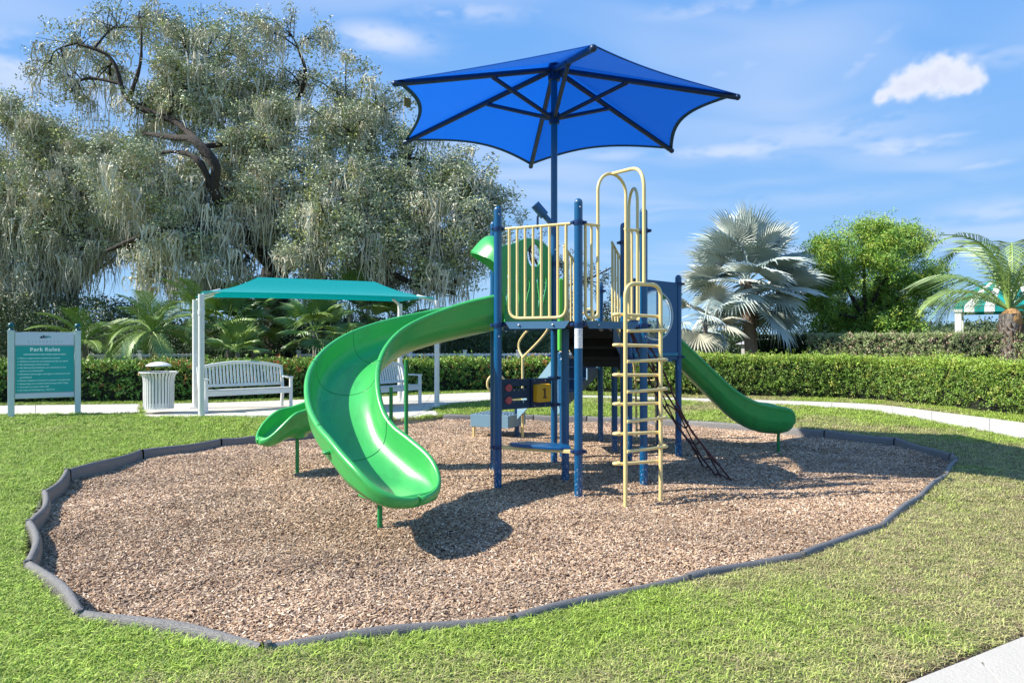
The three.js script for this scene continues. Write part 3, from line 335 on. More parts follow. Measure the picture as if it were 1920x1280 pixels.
  // steps from the upper to the lower deck, with sloping barriers
  { const a0 = mixP(pE, pD, .15, 0), b0 = mixP(pE, pD, .84, 0), n = new THREE.Vector3(-(pE.z - pD.z), 0, pE.x - pD.x).normalize(); if (n.z > 0) n.negate(); const N = 3, run = .46, rise = (DECK1 - DECK2); const o = part('step', [0, 1, 2].map((i) => { const y = DECK1 - rise * (i + 1) / N - .01, p = (k) => [a0.clone().addScaledVector(n, run * k / N), b0.clone().addScaledVector(n, run * k / N)]; const [p0, p1] = p(i), [q0, q1] = p(i + 1); return [poly([p0, p1, q1, q0], y - .02, y), bar(up(p0, y + .05), up(p1, y + .05), .012, .13), bar(up(q0, y - .06), up(q1, y - .06), .012, .12)]; }), M.deckDark, play);
    for (const p of [a0, b0]) { const q = p.clone().addScaledVector(n, run), g = new THREE.BufferGeometry().setFromPoints([[p, 1.72], [q, 1.40], [q, 1.22], [p, 1.72], [q, 1.22], [p, 1.50]].map(([v, y]) => up(v, y))); g.computeVertexNormals(); part('stringer', [g, g.clone().translate(.012, 0, 0)], std(rgb(.07, .11, .15), .5), o); railing(p, q, .02, .98, 1.73, 2.66, 3, 2.46); } }
  // net climber
  { const top0 = mixP(pC, pD, .2, 1.64), top1 = mixP(pC, pD, .85, 1.64), g0 = onH(1368, 903), g1 = onH(1322, 878), nodes = (i, j, nx, ny) => { const v = j / ny, a = top0.clone().lerp(top1, i / nx), b = g0.clone().lerp(g1, i / nx); return a.lerp(b, v).add(new THREE.Vector3(.03 * Math.sin(i * 2 + j), -.10 * Math.sin(v * Math.PI), .02 * Math.cos(j * 3))); }; const nx = 4, ny = 8, o = part('net_climber', sweep([top0, top1], .014, 8), M.rope, play); for (const i of [0, 4]) part('rope', sweep(Array.from({ length: ny + 1 }, (_, j) => nodes(i, j, nx, ny)), .011, 8), M.rope, o); for (let i = 1; i < nx; i++) part('rope', sweep(Array.from({ length: ny + 1 }, (_, j) => nodes(i, j, nx, ny)), .009, 6), M.rope, o); for (let j = 1; j <= ny; j++) part('rope', sweep(Array.from({ length: nx + 1 }, (_, i) => nodes(i, j - (i % 2) * .35, nx, ny)), .009, 6), M.rope, o); }
  // climbing board on the left edge of the lower deck, seen on edge
  { const a = mixP(qV, qW, .15, 0), b = mixP(qV, qW, .85, 0); const o = part('climbing_board', [bar(mixP(a, b, 0, 1.85), mixP(a, b, 1, 1.85), .07, .95, .02)], std(rgb(.09, .50, .07), .45), play); part('lower_board', bar(mixP(a, b, 0, 1.0), mixP(a, b, 1, 1.0), .07, .72, .02), M.blue, o); }
  // transfer platform and steps up to the lower deck
  { const T0 = V(-.648, 10.9, 0), T1 = V(-.054, 10.61, 0), T2 = V(.21, 11.15, 0), T3 = V(-.385, 11.44, 0), o = part('transfer_deck', [poly([T0, T1, T2, T3], .33, .355, .004)], std(rgb(.09, .14, .18), .6), play); const wall = (a, b) => bar(up(a, .26), up(b, .26), .02, .19, .003); part('side_plate', [wall(T0, T1), wall(T1, T2), wall(T3, T0)], std(rgb(.16, .28, .36), .5), o);
    part('support_leg', [cyl(V(-.60, 10.9, 0), -.2, .3, .022)], M.yellow, o); part('support_leg', [cyl(V(.16, 11.1, 0), -.2, .3, .022)], M.yellow, o);
    for (let i = 0; i < 5; i++) for (let j = 0; j < 6; j++) { const p = T0.clone().lerp(T1, (j + .6) / 6.2).lerp(T3.clone().lerp(T2, (j + .6) / 6.2), (i + .5) / 5); if ((i + j) % 1 === 0 && i < 4) part('tread_bump', cyl(p, .354, .364, .022, .018, 8), std(rgb(.11, .2, .27), .5), o); }
    const top = qG.clone().lerp(qW, .5), n = new THREE.Vector3(0, 0, 0).copy(top).sub(V(...C2, 0)).setY(0).normalize(), sd = qG.clone().sub(qW).normalize(), N = 4; const w = .36; const st = part('stair', Array.from({ length: N }, (_, i) => { const y = DECK2 - (i + 1) * (.95 / (N + 1)), c = top.clone().addScaledVector(n, .24 * (i + .5)); return [bar(up(c, y).addScaledVector(sd, -w), up(c, y).addScaledVector(sd, w), .25, .025), bar(up(c, y + .1).addScaledVector(sd, -w).addScaledVector(n, -.125), up(c, y + .1).addScaledVector(sd, w).addScaledVector(n, -.125), .015, .17)]; }), std(rgb(.012, .09, .32), .5), play);
    for (const k of [-1, 1]) { const e = top.clone().addScaledVector(sd, k * (w + .02)), f = e.clone().addScaledVector(n, 1.0); const s = new THREE.BufferGeometry().setFromPoints([[e, 1.34], [f, .5], [f, .30], [e, 1.34], [f, .30], [e, 1.0]].map(([v, y]) => up(v, y))); s.computeVertexNormals(); part('stringer', [s, s.clone().translate(.014, 0, 0)], std(rgb(.2, .34, .42), .5), st);
      const foot = k < 0 ? V(.165, 10.67, 0) : V(.83, 11.12, 0), q = (u, y) => up(foot.clone().addScaledVector(n, -u), y); part('handrail', [sweep([up(foot, -.2), up(foot, 1.25)], .02, 10), sweep(smooth([q(0, 1.25), q(-.1, 1.38), q(-.1, 1.48), q(.02, 1.60), q(.18, 1.70), q(.62, 2.0), q(.72, 1.97), q(.72, 1.82), q(.6, 1.64), q(0, 1.25)], 50), .017, 10)], M.yellow, st); }
    part('ring_handle', [new THREE.TorusGeometry(.145, .017, 10, 32).rotateY(.3).translate(...at(930, 719, 10.9).toArray()), cyl(at(930, 719, 10.9).setY(0), .33, .69, .017)], M.yellow, o); part('back_post', [cyl(V(.08, 10.95, 0), -.2, .5, .041)], M.post, o); }
  // curved ladder off the far side of the lower deck
  { const a = mixP(qQ, qG, .14, 0), b = mixP(qQ, qG, .48, 0), n = qQ.clone().lerp(qG, .5).sub(V(...C2, 0)).setY(0).normalize(); const rail = (p) => smooth([up(p, 1.3).addScaledVector(n, .04), up(p, 1.22).addScaledVector(n, .15), up(p, .8).addScaledVector(n, .28), up(p, 0).addScaledVector(n, .34), up(p, -.2).addScaledVector(n, .34)], 16); const ra = rail(a), rb = rail(b), o = part('back_ladder', [sweep(ra, .016, 10), sweep(rb, .016, 10)], M.yellow, play); for (let i = 3; i < 15; i += 2) part('rung', sweep([ra[i], rb[i]], .012, 8), M.yellow, o); }
}

// ---------------------------------------------------------------- furniture round the play area
{ // teal shade shelter on four white posts
  const FL = onH(377, 781, LAWN + .03), FR = onH(819, 763, LAWN + .03), e = FR.clone().sub(FL).normalize(), n = new THREE.Vector3(e.z, 0, -e.x); if (n.z > 0) n.negate();
  const BL = FL.clone().addScaledVector(n, 1.9).addScaledVector(e, -.12), BR = FR.clone().addScaledVector(n, 1.7).addScaledVector(e, -.35);
  const t = thing('shade_shelter', 'teal fabric shade shelter on white posts over the benches', 'shelter', FL.clone().lerp(BR, .5).setY(LAWN + .03));
  const H = 2.38; for (const p of [FL, FR, BL, BR]) { const o = part('post', [sweep([up(p, 0), up(p, H)], .055, 16)], M.white, t); part('base_plate', box(.2, .015, .2, up(p, LAWN + .04), .4), M.white, o); }
  const R0 = at(484, 519, 14.6), R1 = at(702, 533, 15.7); R1.y = R0.y = 2.86;
  const C = [FL, FR, BR, BL].map((p, i) => up(p, H + .05));
  const face = (a, b, c, d, sag) => gridGeo(12, 12, (u, v) => { const lo = a.clone().lerp(b, v), hi = d.clone().lerp(c, v), s = 4 * v * (1 - v), k = lo.clone().lerp(hi, ((a === C[0]) ? .05 : .035) * s * sag), p = k.lerp(hi, u); p.y -= .07 * Math.sin(Math.PI * u); return p; });
  const roof = part('fabric_roof', [face(C[0], C[1], R1, R0, 1), face(C[2], C[3], R0, R1, 1), face(C[1], C[2], R1, R1, .8), face(C[3], C[0], R0, R0, .8)], M.teal, t);
  for (const [a, b] of [[C[0], R0], [C[1], R1], [C[2], R1], [C[3], R0]]) { const m = a.clone().lerp(b, .3).add(new THREE.Vector3(0, -.07, 0)); part('roof_arm', sweep(smooth([up(a, H - .32), up(a, H - .05), a.clone().lerp(m, .35).add(new THREE.Vector3(0, -.05, 0)), m], 10), .035, 10), M.white, t); part('collar', cyl(a, H - .38, H - .30, .064), M.white, t); }
  part('ridge_pole', sweep([R0.clone().setY(2.78), R1.clone().setY(2.78)], .03, 10), M.white, t);
}
{ // rules sign
  const A = onH(20, 785, LAWN), B = onH(145, 779, LAWN), e = B.clone().sub(A).normalize(), len = A.distanceTo(B), n = new THREE.Vector3(-e.z, 0, e.x); if (n.z < 0) n.negate(); const turn = Math.atan2(-e.z, e.x);
  const t = thing('park_sign', 'teal and white park rules sign between two square posts', 'sign', A.clone().lerp(B, .5));
  const pc = std(rgb(.55, .66, .68), .5); const loc = (u, y, o) => A.clone().addScaledVector(e, u).addScaledVector(n, o).setY(y);
  for (const p of [A, B]) { const o = part('post', [box(.10, 1.83, .10, up(p, .765), turn, .008), box(.115, .03, .115, up(p, 1.69), turn, .006)], pc, t); part('finial', [lathe([[0, 0], [.05, 0], [.05, .02], [.03, .035], [.03, .05], [.052, .075], [.056, .1], [.045, .13], [.02, .148], [0, .15]], up(p, 1.70), 18)], std(rgb(.0, .09, .11), .35), o); }
  part('board', box(len - .11, 1.24, .045, loc(len / 2, 1.055, 0), turn, .006), pc, t);
  const c = document.createElement('canvas'); c.width = 900; c.height = 1160; const x = c.getContext('2d');
  x.fillStyle = '#ccd5e6'; x.fillRect(0, 0, 900, 1160); x.fillStyle = '#0fa3a2'; x.fillRect(0, 232, 900, 840); x.fillStyle = '#8d8792'; x.fillRect(0, 218, 900, 12); x.fillRect(0, 1072, 900, 9);
  x.fillStyle = '#123f5c'; for (const [px, py, a, s, col] of [[400, 76, -.5, 1, '#16324f'], [430, 66, -.15, 1.15, '#16324f'], [462, 72, .35, 1, '#13606f'], [495, 70, .5, .95, '#0f8088'], [528, 76, .9, .8, '#2b9aa3'], [385, 84, -1, .8, '#16324f']]) { x.save(); x.translate(px, py); x.rotate(a); x.fillStyle = col; x.beginPath(); x.ellipse(0, 0, 13 * s, 27 * s, 0, 0, 7); x.fill(); x.restore(); }
  x.fillStyle = '#9fabbd'; x.font = '62px sans-serif'; x.textAlign = 'center'; { const w = 'SILVERLEAF'; for (let i = 0; i < w.length; i++) x.fillText(w[i], 200 + i * 56, 182); }
  x.fillStyle = '#f4fbfb'; x.font = 'bold 92px sans-serif'; x.fillText('Park Rules', 450, 330); x.font = 'bold 33px sans-serif'; x.fillText('FOR RESIDENTS AND THEIR GUESTS ONLY', 450, 398);
  x.textAlign = 'left'; x.font = 'bold 36px sans-serif'; x.fillStyle = '#d9f2f0';
  [['Park is open from sunrise to sunset', 1], ['Children must be accompanied by an adult', 1], ['No Smoking in Park areas', 1], ['No Motorized Vehicles are allowed in the', 1], ['park or on sidewalks', 0], ['Alcoholic beverages and glass containers are', 1], ['prohibited', 0], ['Please dispose of trash in proper receptacles', 1], ['Keep dogs on a leash and pickup after dogs', 1], ['Use park at your own risk', 1], ['In Case of emergency - dial 911', 1]].forEach(([s, b], i) => { const y = 466 + i * 57; if (b) { x.beginPath(); x.arc(42, y - 12, 8, 0, 7); x.fill(); } x.fillText(s, 66, y, 800); });
  const ct = new THREE.CanvasTexture(c); ct.colorSpace = THREE.SRGBColorSpace; const pl = new THREE.PlaneGeometry(len - .125, 1.21); pl.rotateY(turn); const q = loc(len / 2, 1.055, .0255); part('sign_face', pl.translate(q.x, q.y, q.z), std(0xffffff, .4, { map: ct }), t);
}
{ // slatted litter bin
  const p = onH(297, 774, LAWN + .03), b = LAWN + .03, N = 30, t = thing('litter_bin', 'white slatted metal litter bin with a domed lid beside the rules sign', 'litter bin', up(p, b));
  for (let i = 0; i < N; i++) { const a = i / N * Math.PI * 2, f = (r, y) => up(p, y).add(new THREE.Vector3(Math.cos(a) * r, 0, Math.sin(a) * r)); const pts = smooth([f(.262, b + .09), f(.268, b + .4), f(.272, b + .66), f(.30, b + .75), f(.345, b + .795)], 10); const w = .021, T = new THREE.Vector3(-Math.sin(a) * w, 0, Math.cos(a) * w), O = new THREE.Vector3(Math.cos(a) * .008, 0, Math.sin(a) * .008); const g = gridGeo(10, 4, (u, v) => { const q = pts[Math.round(u * 10)], k = Math.round(v * 4), sx = [-1, 1, 1, -1, -1][k], so = [0, 0, 1, 1, 0][k]; return q.clone().addScaledVector(T, sx).addScaledVector(O, so); }); part('slat', g, M.white, t); }
  part('base_ring', lathe([[0, b + .012], [.25, b + .012], [.262, b + .02], [.262, b + .095], [.255, b + .1], [0, b + .1]], p, 40), M.white, t);
  part('top_ring', new THREE.TorusGeometry(.342, .012, 8, 48).rotateX(Math.PI / 2).translate(p.x, b + .797, p.z), M.white, t);
  part('liner', lathe([[.23, b + .08], [.235, b + .70], [.225, b + .70]], p, 32), std(rgb(.045, .05, .05), .7), t);
  const lid = part('lid', lathe([[0, b + .905], [.06, b + .90], [.15, b + .88], [.225, b + .84], [.235, b + .82], [.222, b + .817], [0, b + .87]], p, 40), M.white, t); for (let i = 0; i < 4; i++) { const a = i * 1.571 + .6; part('lid_support', bar(up(p, b + .70).add(new THREE.Vector3(Math.cos(a) * .2, 0, Math.sin(a) * .2)), up(p, b + .825).add(new THREE.Vector3(Math.cos(a) * .19, 0, Math.sin(a) * .19)), .02, .02), M.white, lid); } part('lid_knob', ball(up(p, b + .913), .02), M.white, lid);
}
{ // benches; built along x facing +z, then turned
  const make = (label) => { const t = thing('park_bench', label, 'bench', V(0, 0, 0), 'white benches on the concrete pad'); const L = 1.78, P3 = (x, y, z) => new THREE.Vector3(x, y, z), ply = (n, g) => part(n, g, M.white, t);
    for (const s of [-1, 1]) { const X = s * (L / 2 - .04); ply('leg', bar(P3(X, 0, .24), P3(X, .64, .24), .06, .06, .008)); ply('leg', [bar(P3(X, 0, -.28), P3(X, .42, -.22), .06, .06, .008), bar(P3(X, .42, -.22), P3(X, .88, -.33), .055, .06, .008)]); ply('armrest', bar(P3(X, .65, .28), P3(X, .65, -.26), .085, .035, .008)); ply('side_rail', bar(P3(X, .38, .24), P3(X, .36, -.22), .04, .08, .006)); }
    ply('front_rail', bar(P3(-L / 2 + .07, .37, .25), P3(L / 2 - .07, .37, .25), .035, .10, .005)); for (let i = 0; i < 6; i++) ply('seat_slat', bar(P3(-L / 2 + .02, .435 - i * .004, .245 - i * .083), P3(L / 2 - .02, .435 - i * .004, .245 - i * .083), .07, .022, .004));
    const top = (u) => .86 + .105 * (1 - (2 * u - 1) ** 2), bz = (y) => -.22 - .24 * (y - .42); ply('top_rail', sweep(Array.from({ length: 25 }, (_, i) => { const u = i / 24, y = top(u); return P3(lerp(-L / 2 + .05, L / 2 - .05, u), y, bz(y)); }), .033, 8)); ply('lower_rail', bar(P3(-L / 2 + .06, .50, bz(.5)), P3(L / 2 - .06, .50, bz(.5)), .035, .06, .005));
    const N = 23; for (let i = 0; i < N; i++) { const u = (i + 1) / (N + 1), X = lerp(-L / 2 + .05, L / 2 - .05, u), y = top(u) - .01; ply('back_slat', bar(P3(X, .51, bz(.51)), P3(X, y, bz(y)), .042, .016, .003)); } return t; };
  const a = onH(385, 774, LAWN + .03), b = onH(546, 764, LAWN + .03), m = a.clone().lerp(b, .5), d = b.clone().sub(a).normalize(), o = make('white slat back bench in full view behind the left post of the shade shelter'); o.rotation.y = Math.atan2(-d.z, d.x); o.position.copy(m).addScaledVector(new THREE.Vector3(-d.z, 0, d.x), -.24 * (d.x > 0 ? 1 : -1));
  const c = o.clone(); c.name = numbered('park_bench'); c.userData = { ...o.userData, label: 'white bench half hidden behind the green curved slide' }; const e = onH(787, 757, LAWN + .03); c.rotation.y = -.62 - .0; scene.add(c); const off = new THREE.Vector3(.85, 0, .24).applyAxisAngle(new THREE.Vector3(0, 1, 0), c.rotation.y); c.position.copy(e).sub(off);
  c.rotation.y = .95; { const of2 = new THREE.Vector3(.85, 0, .24).applyAxisAngle(new THREE.Vector3(0, 1, 0), c.rotation.y); c.position.copy(e).sub(of2); }
}

// ---------------------------------------------------------------- planting
function sprig(n, len, wid, spread, seed, droop = 0) { // n folded leaves round a point
  const r = mulberry(seed), P = [], I = [], U = [], a = new THREE.Vector3(), s = new THREE.Vector3(), c = new THREE.Vector3();
  for (let i = 0; i < n; i++) { a.set(r() - .5, r() - .5 - droop, r() - .5).normalize(); c.set(r() - .5, r() - .5, r() - .5).normalize().multiplyScalar(spread * Math.cbrt(r())); s.set(r() - .5, r() - .5, r() - .5).cross(a).normalize(); const L = len * (.7 + r() * .6), w = wid * (.7 + r() * .6), b = P.length / 3, nn = a.clone().cross(s); const q = (l, m, h) => P.push(c.x + a.x * l + s.x * m + nn.x * h, c.y + a.y * l + s.y * m + nn.y * h, c.z + a.z * l + s.z * m + nn.z * h); q(0, 0, 0); q(L * .45, w * .5, w * .22); q(L, 0, -L * .08); q(L * .45, -w * .5, w * .22); for (let k = 0; k < 4; k++) U.push(0, 0); I.push(b, b + 1, b + 2, b, b + 2, b + 3); }
  const g = new THREE.BufferGeometry(); g.setAttribute('position', new THREE.Float32BufferAttribute(P, 3)); g.setAttribute('uv', new THREE.Float32BufferAttribute(U, 2)); g.setIndex(I); const f = g.toNonIndexed(); f.computeVertexNormals(); return f;
}
const leafMat = (t = .3, rough = .55) => std(0xffffff, rough);
const LM = leafMat(.28, .48), LMdark = leafMat(.2, .5);
const hedgeFlower = sprig(9, .028, .024, .04, 77);
function hedge(label, line, W, H, o) {
  const r = mulberry(o.seed), mid = line[Math.floor(line.length / 2)], t = thing('hedge', label, 'hedge', mid.clone().setY(LAWN));
  const pts = new THREE.CatmullRomCurve3(line.map((p) => up(p, LAWN)), false, 'centripetal').getSpacedPoints(40), seg = pts.map((p, i) => { const a = pts[Math.max(0, i - 1)], b = pts[Math.min(40, i + 1)], e = b.clone().sub(a).setY(0).normalize(); return { p, n: new THREE.Vector3(e.z, 0, -e.x) }; }); if (seg[20].n.z > 0) for (const s of seg) s.n.negate();   // n points away from the viewer
  const spot = (u) => { const f = clamp(u, 0, .9999) * 40, i = Math.floor(f), k = f - i; return { p: seg[i].p.clone().lerp(seg[i + 1].p, k), n: seg[i].n.clone().lerp(seg[i + 1].n, k).normalize() }; };
  const total = pts.reduce((s, p, i) => s + (i ? p.distanceTo(pts[i - 1]) : 0), 0), hh = (u) => (typeof H === 'function' ? H(u) : H);
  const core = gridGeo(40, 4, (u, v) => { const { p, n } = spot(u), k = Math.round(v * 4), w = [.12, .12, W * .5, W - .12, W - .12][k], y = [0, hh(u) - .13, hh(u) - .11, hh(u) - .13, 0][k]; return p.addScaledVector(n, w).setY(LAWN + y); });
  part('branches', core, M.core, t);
  const L = [], F = [], geo = sprig(o.n ?? 7, o.leaf, o.leaf * (o.ratio ?? .5), o.spread ?? o.leaf * .9, o.seed + 5), area = [hh(.5), W, hh(.5) * .6], tot = area[0] + area[1] + area[2] * .5, count = Math.round(total * tot * o.density);
  for (let i = 0; i < count; i++) {
    const u = r(), { p, n } = spot(u), h = hh(u), w = r() * tot; let y, q; const bump = (fbm(u * total * 1.3 + 7, w * 2, 3, o.seed) - .5) * (o.rough ?? .16);
    if (w < area[0]) { y = Math.pow(r(), .85) * h; q = -.02 + bump + r() * .12 + (y < .18 ? .08 : 0) - (y > h - .1 ? -.05 : 0); if (r() < (o.thin ?? .0) * sstep(1 - y / h, .1, 1)) continue; } else if (w < area[0] + area[1]) { y = h + bump * .8 - r() * .09 + (r() < .05 ? r() * .16 : 0); q = r() * W; } else { y = r() * h; q = W + bump - r() * .1; }
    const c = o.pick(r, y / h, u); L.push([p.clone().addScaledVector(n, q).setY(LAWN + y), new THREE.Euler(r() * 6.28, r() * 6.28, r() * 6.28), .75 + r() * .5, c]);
    if (o.flowers && r() < o.flowers * sstep(fbm(u * total * .7, y * 3, 2, 3), .45, .6) && y > .25) F.push([p.clone().addScaledVector(n, q - .04).setY(LAWN + y + .02), new THREE.Euler(r() * 6, r() * 6, 0), .8 + r() * .9, r() < .6 ? rgb(.55 + r() * .2, .12 + r() * .08, .08) : rgb(.6, .32, .08)]);
  }
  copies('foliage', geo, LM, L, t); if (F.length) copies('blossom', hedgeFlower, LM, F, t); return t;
}
const jit = (r, a, k = .35) => { const f = 1 - k / 2 + r() * k; return rgb(a[0] * f, a[1] * f * (1 + (r() - .5) * .12), a[2] * f); };
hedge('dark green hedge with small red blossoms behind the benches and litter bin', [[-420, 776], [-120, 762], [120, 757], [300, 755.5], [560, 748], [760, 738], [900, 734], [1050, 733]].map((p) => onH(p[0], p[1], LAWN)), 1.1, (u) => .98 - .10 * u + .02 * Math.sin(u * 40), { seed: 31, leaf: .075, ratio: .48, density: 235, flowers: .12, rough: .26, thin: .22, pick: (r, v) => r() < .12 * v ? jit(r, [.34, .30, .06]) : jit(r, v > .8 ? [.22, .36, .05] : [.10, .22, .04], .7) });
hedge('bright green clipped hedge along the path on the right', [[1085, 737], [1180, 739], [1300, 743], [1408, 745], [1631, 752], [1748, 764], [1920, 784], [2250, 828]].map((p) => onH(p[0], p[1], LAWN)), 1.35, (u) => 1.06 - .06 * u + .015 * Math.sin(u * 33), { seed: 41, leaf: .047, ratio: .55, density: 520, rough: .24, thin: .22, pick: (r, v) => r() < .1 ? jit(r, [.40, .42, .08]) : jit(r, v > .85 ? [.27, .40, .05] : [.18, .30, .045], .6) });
hedge('grey green hedge standing behind and above the bright clipped one', [[1512, 23.5], [1640, 21.5], [1780, 19.8], [1920, 18.6], [2200, 17]].map(([x, d]) => at(x, 640, d).setY(0)), 1.3, 1.66, { seed: 51, leaf: .055, ratio: .5, density: 260, rough: .25, thin: .45, pick: (r, v) => r() < .16 ? jit(r, [.50, .38, .27]) : jit(r, [.30, .37, .155], .6) });
hedge('short dark hedge at the foot of the silvery fan palm', [[1408, 26], [1470, 25.4], [1530, 24.6]].map(([x, d]) => at(x, 640, d).setY(0)), 1.3, 1.62, { seed: 61, leaf: .055, ratio: .5, density: 260, rough: .25, thin: .2, pick: (r) => jit(r, [.035, .075, .025], .7) });

// trees: limbs given as points, crown as clumps of leaf sprays about given centres
function tree(name, label, cat, base, limbs, blobs, o) {
  const t = thing(name, label, cat, base), r = mulberry(o.seed), nodes = [], geos = [];
  for (const [pts, r0, r1] of limbs) { const c = smooth(pts, 8 * pts.length); geos.push(sweep(c, (u) => lerp(r0, r1, Math.pow(u, .8)) * (1 + .12 * Math.sin(u * 23)), 9)); c.forEach((p, i) => nodes.push([p, lerp(r0, r1, i / c.length)])); }
  const L = [], Mo = [], twig = [];
  for (const [c, rad, dens = 1, moss = 0] of blobs) {
    let bn = nodes[0][0], bd = 1e9, br = .1; for (const [p, q] of nodes) { const d = p.distanceTo(c) + (p.y > c.y ? .8 : 0); if (d < bd) { bd = d; bn = p; br = q; } }
    const k = Math.min(br * .7, .12 * o.twig); const sub = [];
    { const m = bn.clone().lerp(c, .5).add(new THREE.Vector3((r() - .5) * bd * .25, bd * (.02 + .16 * r()), (r() - .5) * bd * .25)); const line = smooth([bn, m, c], 10); twig.push(sweep(line, (u) => lerp(k, k * .45, u), 6, false)); sub.push(...line.slice(3)); }
    const nb = Math.round(5 + rad * (o.tips ?? 4.0)); const tips = [c];
    for (let i = 0; i < nb; i++) { const d = new THREE.Vector3(r() - .5, (r() - .4) * .9, r() - .5).normalize().multiplyScalar(rad * (.55 + r() * .42)), e = c.clone().add(d), s = sub[Math.floor(r() * sub.length)], m = s.clone().lerp(e, .5).add(new THREE.Vector3((r() - .5) * .3, .1 + (r() - .5) * .3, (r() - .5) * .3)); twig.push(sweep(smooth([s, m, e], 6), (u) => lerp(k * .5, .008, u), 5, false)); tips.push(e, m); }
    const count = Math.round(rad * rad * o.density * dens);
    for (let i = 0; i < count; i++) { let p; if (r() < .78) { const e = tips[Math.floor(r() * tips.length)]; p = e.clone().add(new THREE.Vector3(r() + r() - 1, (r() + r() - 1) * .75, r() + r() - 1).multiplyScalar(o.clump)); } else p = c.clone().add(new THREE.Vector3(r() - .5, r() - .5, r() - .5).normalize().multiplyScalar(rad * Math.cbrt(r()))); const f = fbm(p.x * .9 + 9, p.y * .9 + p.z * .6, 3, 5); if (f < .38 && r() < .6) continue; L.push([p, new THREE.Euler(r() * 6.28, r() * 6.28, r() * 6.28), .75 + r() * .5, o.pick(r, p)]); }
    const nm = Math.round(rad * rad * 17 * moss); for (let i = 0; i < nm; i++) { const e = tips[Math.floor(r() * tips.length)]; const p = e.clone().add(new THREE.Vector3((r() + r() - 1) * o.clump * 1.5, (r() - .6) * o.clump, (r() + r() - 1) * o.clump * 1.5)); const f = .75 + r() * .5, w = r(); Mo.push([p, new THREE.Euler(0, r() * 6.28, 0), new THREE.Vector3(.8 + r() * .6, (.5 + r() * r() * 1.9), .8 + r() * .9), rgb(lerp(.54, .64, w) * f, lerp(.53, .60, w) * f, lerp(.42, .44, w) * f)]); }
  }
  const tr = part('trunk', geos, M.barkDark, t); part('twig', twig, M.barkDark, tr, 'stuff');
  copies('crown', o.spray, o.mat ?? LM, L, t); if (Mo.length) copies('hanging_moss', mossGeo, mossMat, Mo, t); return t;
}
const mossGeo = (() => { const r = mulberry(4), P = [], I = [], U = []; for (let i = 0; i < 20; i++) { const a = r() * 6.28, q = r() * .19, x = Math.cos(a) * q, z = Math.sin(a) * q, L = .15 + Math.pow(r(), 1.6) * 1.05, w = .008 + r() * .012, ph = r() * 6, wa = r() * 6.28, b = P.length / 3, N = 6; for (let k = 0; k <= N; k++) { const u = k / N, ww = w * (1 - u * .8) * (k % 2 ? 1.25 : .8), ox = x + Math.sin(ph + u * 6) * .05, oz = z + Math.cos(ph * 2 + u * 5) * .05; P.push(ox - Math.cos(wa + u) * ww, -u * L, oz - Math.sin(wa + u) * ww, ox + Math.cos(wa + u) * ww, -u * L - .02, oz + Math.sin(wa + u) * ww); U.push(0, 0, 0, 0); if (k < N) { const j = b + k * 2; I.push(j, j + 1, j + 2, j + 1, j + 3, j + 2); } } } const g = new THREE.BufferGeometry(); g.setAttribute('position', new THREE.Float32BufferAttribute(P, 3)); g.setAttribute('uv', new THREE.Float32BufferAttribute(U, 2)); g.setIndex(I); g.computeVertexNormals(); return g; })();
const mossMat = leafMat(.3, .95);
